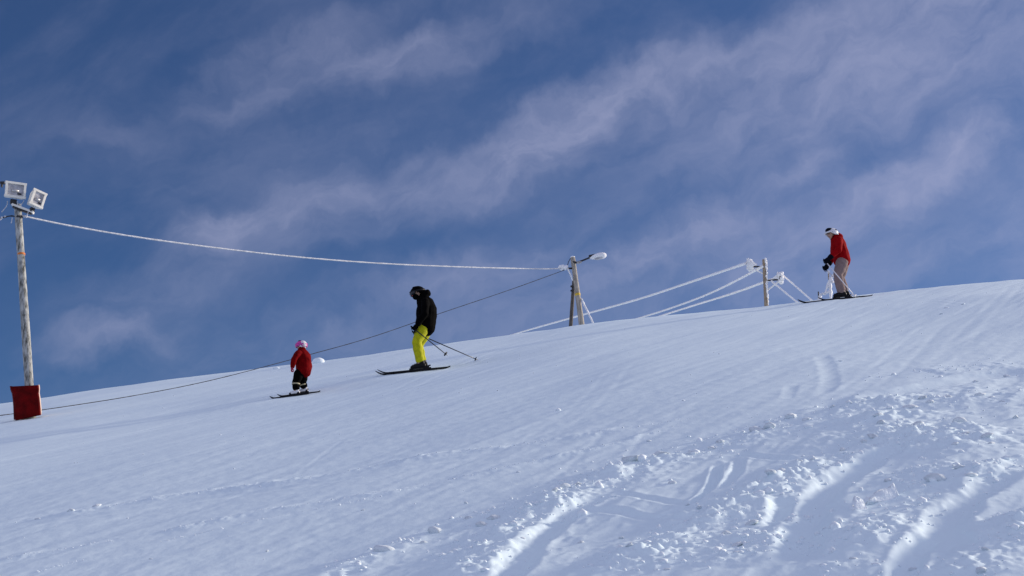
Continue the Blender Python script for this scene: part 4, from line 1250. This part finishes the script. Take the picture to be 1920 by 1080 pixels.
# --- adult in black jacket and yellow trousers (metres measured at 0.01125 m per pixel)
def adult():
    def hm(root, c, r):
        helmet(root, c, r * 1.27, math.radians(-16), M['black_fabric'], turn=math.radians(8), goggle=True, strap=M['black_plastic'])
        MB().ball(c + Vector((-.28 * r, 0, -.72 * r)), .78 * r, 3, (.9, .95, .8)).build('neck_gaiter', M['black_fabric'], root)
        # red chin guard
        MB().ball(c + Vector((-.98 * r, -.05 * r, -.42 * r)), .30 * r, 2, (.7, 1.3, .8)).build('chin_guard', M['red_plastic'], root)
        MB().box(c + Vector((-.25 * r, -1.08 * r, .12 * r)), (.16 * r, .06 * r, .12 * r), None, .003).build('goggle_glint', M['white_plastic'], root, False)  # white chips stand in for reflections on the goggles
        MB().box(c + Vector((-.62 * r, -.98 * r, -.20 * r)), (.14 * r, .06 * r, .12 * r), None, .003).build('goggle_glint', M['white_plastic'], root, False)
    sp = dict(mpp=.01125, yaw=math.radians(6), seed=1, bulk=1.0, turn=math.radians(8), tilt=math.radians(-14), head=((.045, 0, 1.63), .108), sole=.125,
        torso=[(.19, .90, .17, .13), (.20, 1.08, .16, .12), (.19, 1.28, .19, .13), (.15, 1.44, .15, .10), (.11, 1.50, .07, .07)],
        grow=1.05, jacket=[(.205, .88, .20, .19), (.20, .98, .22, .205), (.215, 1.12, .225, .212), (.215, 1.28, .23, .212), (.19, 1.41, .20, .175), (.13, 1.50, .12, .13)],
        hood=[[(.12, 0, 1.50, .11, .09), (.17, 0, 1.56, .12, .085), (.235, 0, 1.62, .115, .075)], [(.23, 0, 1.64, .10, .07), (.26, 0, 1.60, .09, .06)]],
        leg_near=((.14, -.09, .86), (.0, -.13, .56), (.045, -.13, .0)), leg_far=((.20, .09, .86), (.045, .12, .56), (.09, .12, .0)),
        flare=(.086, .086), cuff=.10, sleeve=.082, hand=1.05,
        arm_near=((.19, -.235, 1.39), (.17, -.30, 1.10), (.015, -.25, .89)), arm_far=((.16, .23, 1.39), (.17, .30, 1.12), (.06, .27, .95)),
        grip_near=(.6, .45, -.5), grip_far=(.9, .2, -.5), boot=1.0, ski_len=(1.46, 1.46), ski_yaw=(math.radians(3), math.radians(-3)), ski_tail=(.42, .42), cuffh=.48,
        mats=dict(trousers=M['yellow_fabric'], jacket=M['black_fabric'], glove=M['black_fabric'], boot=M['black_plastic'], buckle=M['steel']), helmet=hm,
        ski_labels=('black ski under the near boot of the skier in yellow trousers', 'black ski under the far boot of the skier in yellow trousers'))
    root, k, grips, K = build_skier(782, 696, 'skier in black hooded jacket and bright yellow trousers, poles trailing behind', sp)
    tips = [world_pt(root, K((.60, -.38, .21))), world_pt(root, K((1.27, .50, .33)))]
    for g, t, lab in zip(grips, tips, ('steeper dark ski pole in the near hand of the yellow trousered skier', 'flatter dark ski pole reaching back furthest from the yellow trousered skier')):
        gw = world_pt(root, g); d = (gw - t).normalized()
        ski_pole('ski_pole', gw + d * .05, t, M['pole_dark'], lab, None, M['black_plastic'])
adult()

# --- child in red (metres measured at 0.00975 m per pixel)
def child():
    def hm(root, c, r):
        h = helmet(root, c, r * 1.16, math.radians(-4), M['pink_plastic'], turn=math.radians(10), goggle=True, strap=M['pink_plastic'], gm=M['pink_plastic'])
        # pale rear of the helmet
        cc = c + Vector((.30 * r, -.10 * r, .18 * r))
        MB().ball(cc, r * 1.02, 3, (.98, 1.02, .98)).build('helmet_rear', M['white_plastic'], h)
    sp = dict(mpp=.00975, yaw=math.radians(8), seed=5, bulk=.74, turn=math.radians(10), tilt=math.radians(-4), head=((.045, 0, .925), .082), sole=.085,
        torso=[(.07, .44, .12, .09), (.06, .58, .12, .09), (.06, .70, .13, .09), (.055, .80, .11, .07), (.05, .84, .05, .05)],
        jacket=[(.09, .44, .175, .142), (.09, .52, .18, .152), (.082, .62, .18, .15), (.065, .72, .175, .145), (.055, .80, .135, .11), (.05, .845, .085, .08)],
        hood=[[(.05, 0, .83, .085, .08), (.06, 0, .865, .085, .075)]],
        leg_near=((.02, -.06, .42), (-.045, -.08, .235), (-.055, -.085, .0)), leg_far=((.09, .06, .42), (.06, .075, .235), (.09, .085, .0)),
        flare=(.088, .088), cuff=.055, sleeve=.058, hand=.62, stripes=(0, 1),
        arm_near=((-.005, -.18, .755), (-.085, -.222, .605), (-.115, -.215, .462)), arm_far=((.07, .165, .755), (.10, .20, .60), (.02, .20, .47)),
        grip_near=(.3, -1, 0), grip_far=(.3, 1, 0), boot=.62, ski_len=(.72, .78), ski_yaw=(math.radians(4), math.radians(-4)), ski_tail=(.40, .42), cuffh=.38, ski_w=.9,
        mats=dict(trousers=M['black_fabric'], jacket=M['child_red'], glove=M['pink_knit'], boot=M['white_plastic'], buckle=M['black_plastic']), helmet=hm,
        ski_labels=('short black ski under the near white boot of the child', 'short black ski under the far white boot of the child'))
    build_skier(560, 741, 'small child skier in dark red jacket and pink helmet', sp)
child()

# --- skier in red jacket and beige trousers (0.0127 m per pixel)
def right_skier():
    def hm(root, c, r):
        h = helmet(root, c, r * 1.22, math.radians(-6), M['white_plastic'], turn=math.radians(12), goggle=False, brim=M['white_plastic'])
        T = lambda x, y, z: c + Matrix.Rotation(math.radians(12), 3, 'Z') @ (Vector((x, y, z)) * r * 1.22)
        MB().ball(T(-.50, -.10, .52), r * .78, 3, (1.0, 1.0, .75)).build('helmet_panel', M['navy'], h)
        MB().box(T(.45, -.80, .48), (.4 * r, .10 * r, .22 * r), Euler((0.5, .3, .3)), .004).build('helmet_decal', M['dark_metal'], h, False)
        MB().tube(smooth3([T(.1, -.85, -.3), T(-.2, -.62, -.85), T(-.35, 0, -1.1)], 5), .05 * r, 6).build('chin_strap', M['black_fabric'], h)
        MB().ball(c + Vector((.40 * r, 0, -.35 * r)), .80 * r, 3, (.8, .95, .95)).build('hair', M['hair'], root)
    sp = dict(mpp=.0127, yaw=math.radians(5), seed=9, bulk=1.12, turn=math.radians(12), tilt=math.radians(-10), head=((-.045, 0, 1.545), .108), sole=.125,
        torso=[(.15, .90, .17, .14), (.13, 1.06, .15, .12), (.08, 1.24, .17, .12), (.04, 1.36, .14, .10), (.01, 1.43, .06, .06)],
        grow=1.06, jacket=[(.125, .88, .20, .195), (.11, 1.0, .205, .19), (.09, 1.12, .21, .19), (.075, 1.26, .21, .18), (.06, 1.37, .18, .15), (.02, 1.45, .11, .11)],
        hood=[[(.03, 0, 1.45, .10, .085), (.09, 0, 1.47, .105, .09), (.135, 0, 1.44, .10, .085)]],
        leg_near=((.10, -.09, .86), (-.045, -.11, .54), (-.03, -.12, .0)), leg_far=((.17, .09, .86), (.07, .11, .54), (.12, .12, .0)),
        flare=(.086, .086), cuff=.085, sleeve=.078, hand=1.12, cufft=.75,
        arm_near=((.05, -.22, 1.34), (-.03, -.29, 1.06), (-.25, -.27, .88)), arm_far=((.05, .21, 1.34), (.03, .28, 1.07), (-.12, .27, .90)),
        grip_near=(.62, .2, -.75), grip_far=(.7, .2, -.7), boot=1.0, ski_len=(1.42, 1.22), ski_yaw=(math.radians(2), math.radians(-6)), ski_tail=(.31, .54), cuffh=.45,
        mats=dict(trousers=M['beige_fabric'], jacket=M['red_fabric'], glove=M['navy'], boot=M['black_plastic'], buckle=M['dark_metal']), helmet=hm,
        ski_labels=('dark ski under the near boot of the skier in beige trousers', 'dark ski under the far boot of the skier in beige trousers'))
    root, k, grips, K = build_skier(1577, 561, 'skier in bright red jacket, beige trousers and white helmet on the skyline', sp)
    # navy gauntlets over the sleeve ends
    for (sh, el, wr) in (sp['arm_near'], sp['arm_far']):
        a, b = K(el), K(wr)
        solid('gauntlet', [[(*(a + (b - a) * t), r * k) for t, r in ((.62, .060), (.8, .064), (1.02, .055))]], .011 * k, M['navy'], root, smooth=2, wrinkle=.003 * k)
    tips = [world_pt(root, K((.20, -.42, 0))), world_pt(root, K((.42, .45, 0)))]
    for t in tips: t.z = gz(t.x, t.y) + .02
    for g, t, lab in zip(grips, tips, ('pale ski pole crossing in front of the beige trousers', 'pale ski pole slanting down behind the beige trousers')):
        gw = world_pt(root, g); d = (gw - t).normalized()
        ski_pole('ski_pole', gw + d * .05, t, M['pole_white'], lab, None, M['white_plastic'], r=.013)
right_skier()
print('points', ground(782, 696), ground(560, 741), ground(1573, 561), ground(57, 782), ground(960, 1078))
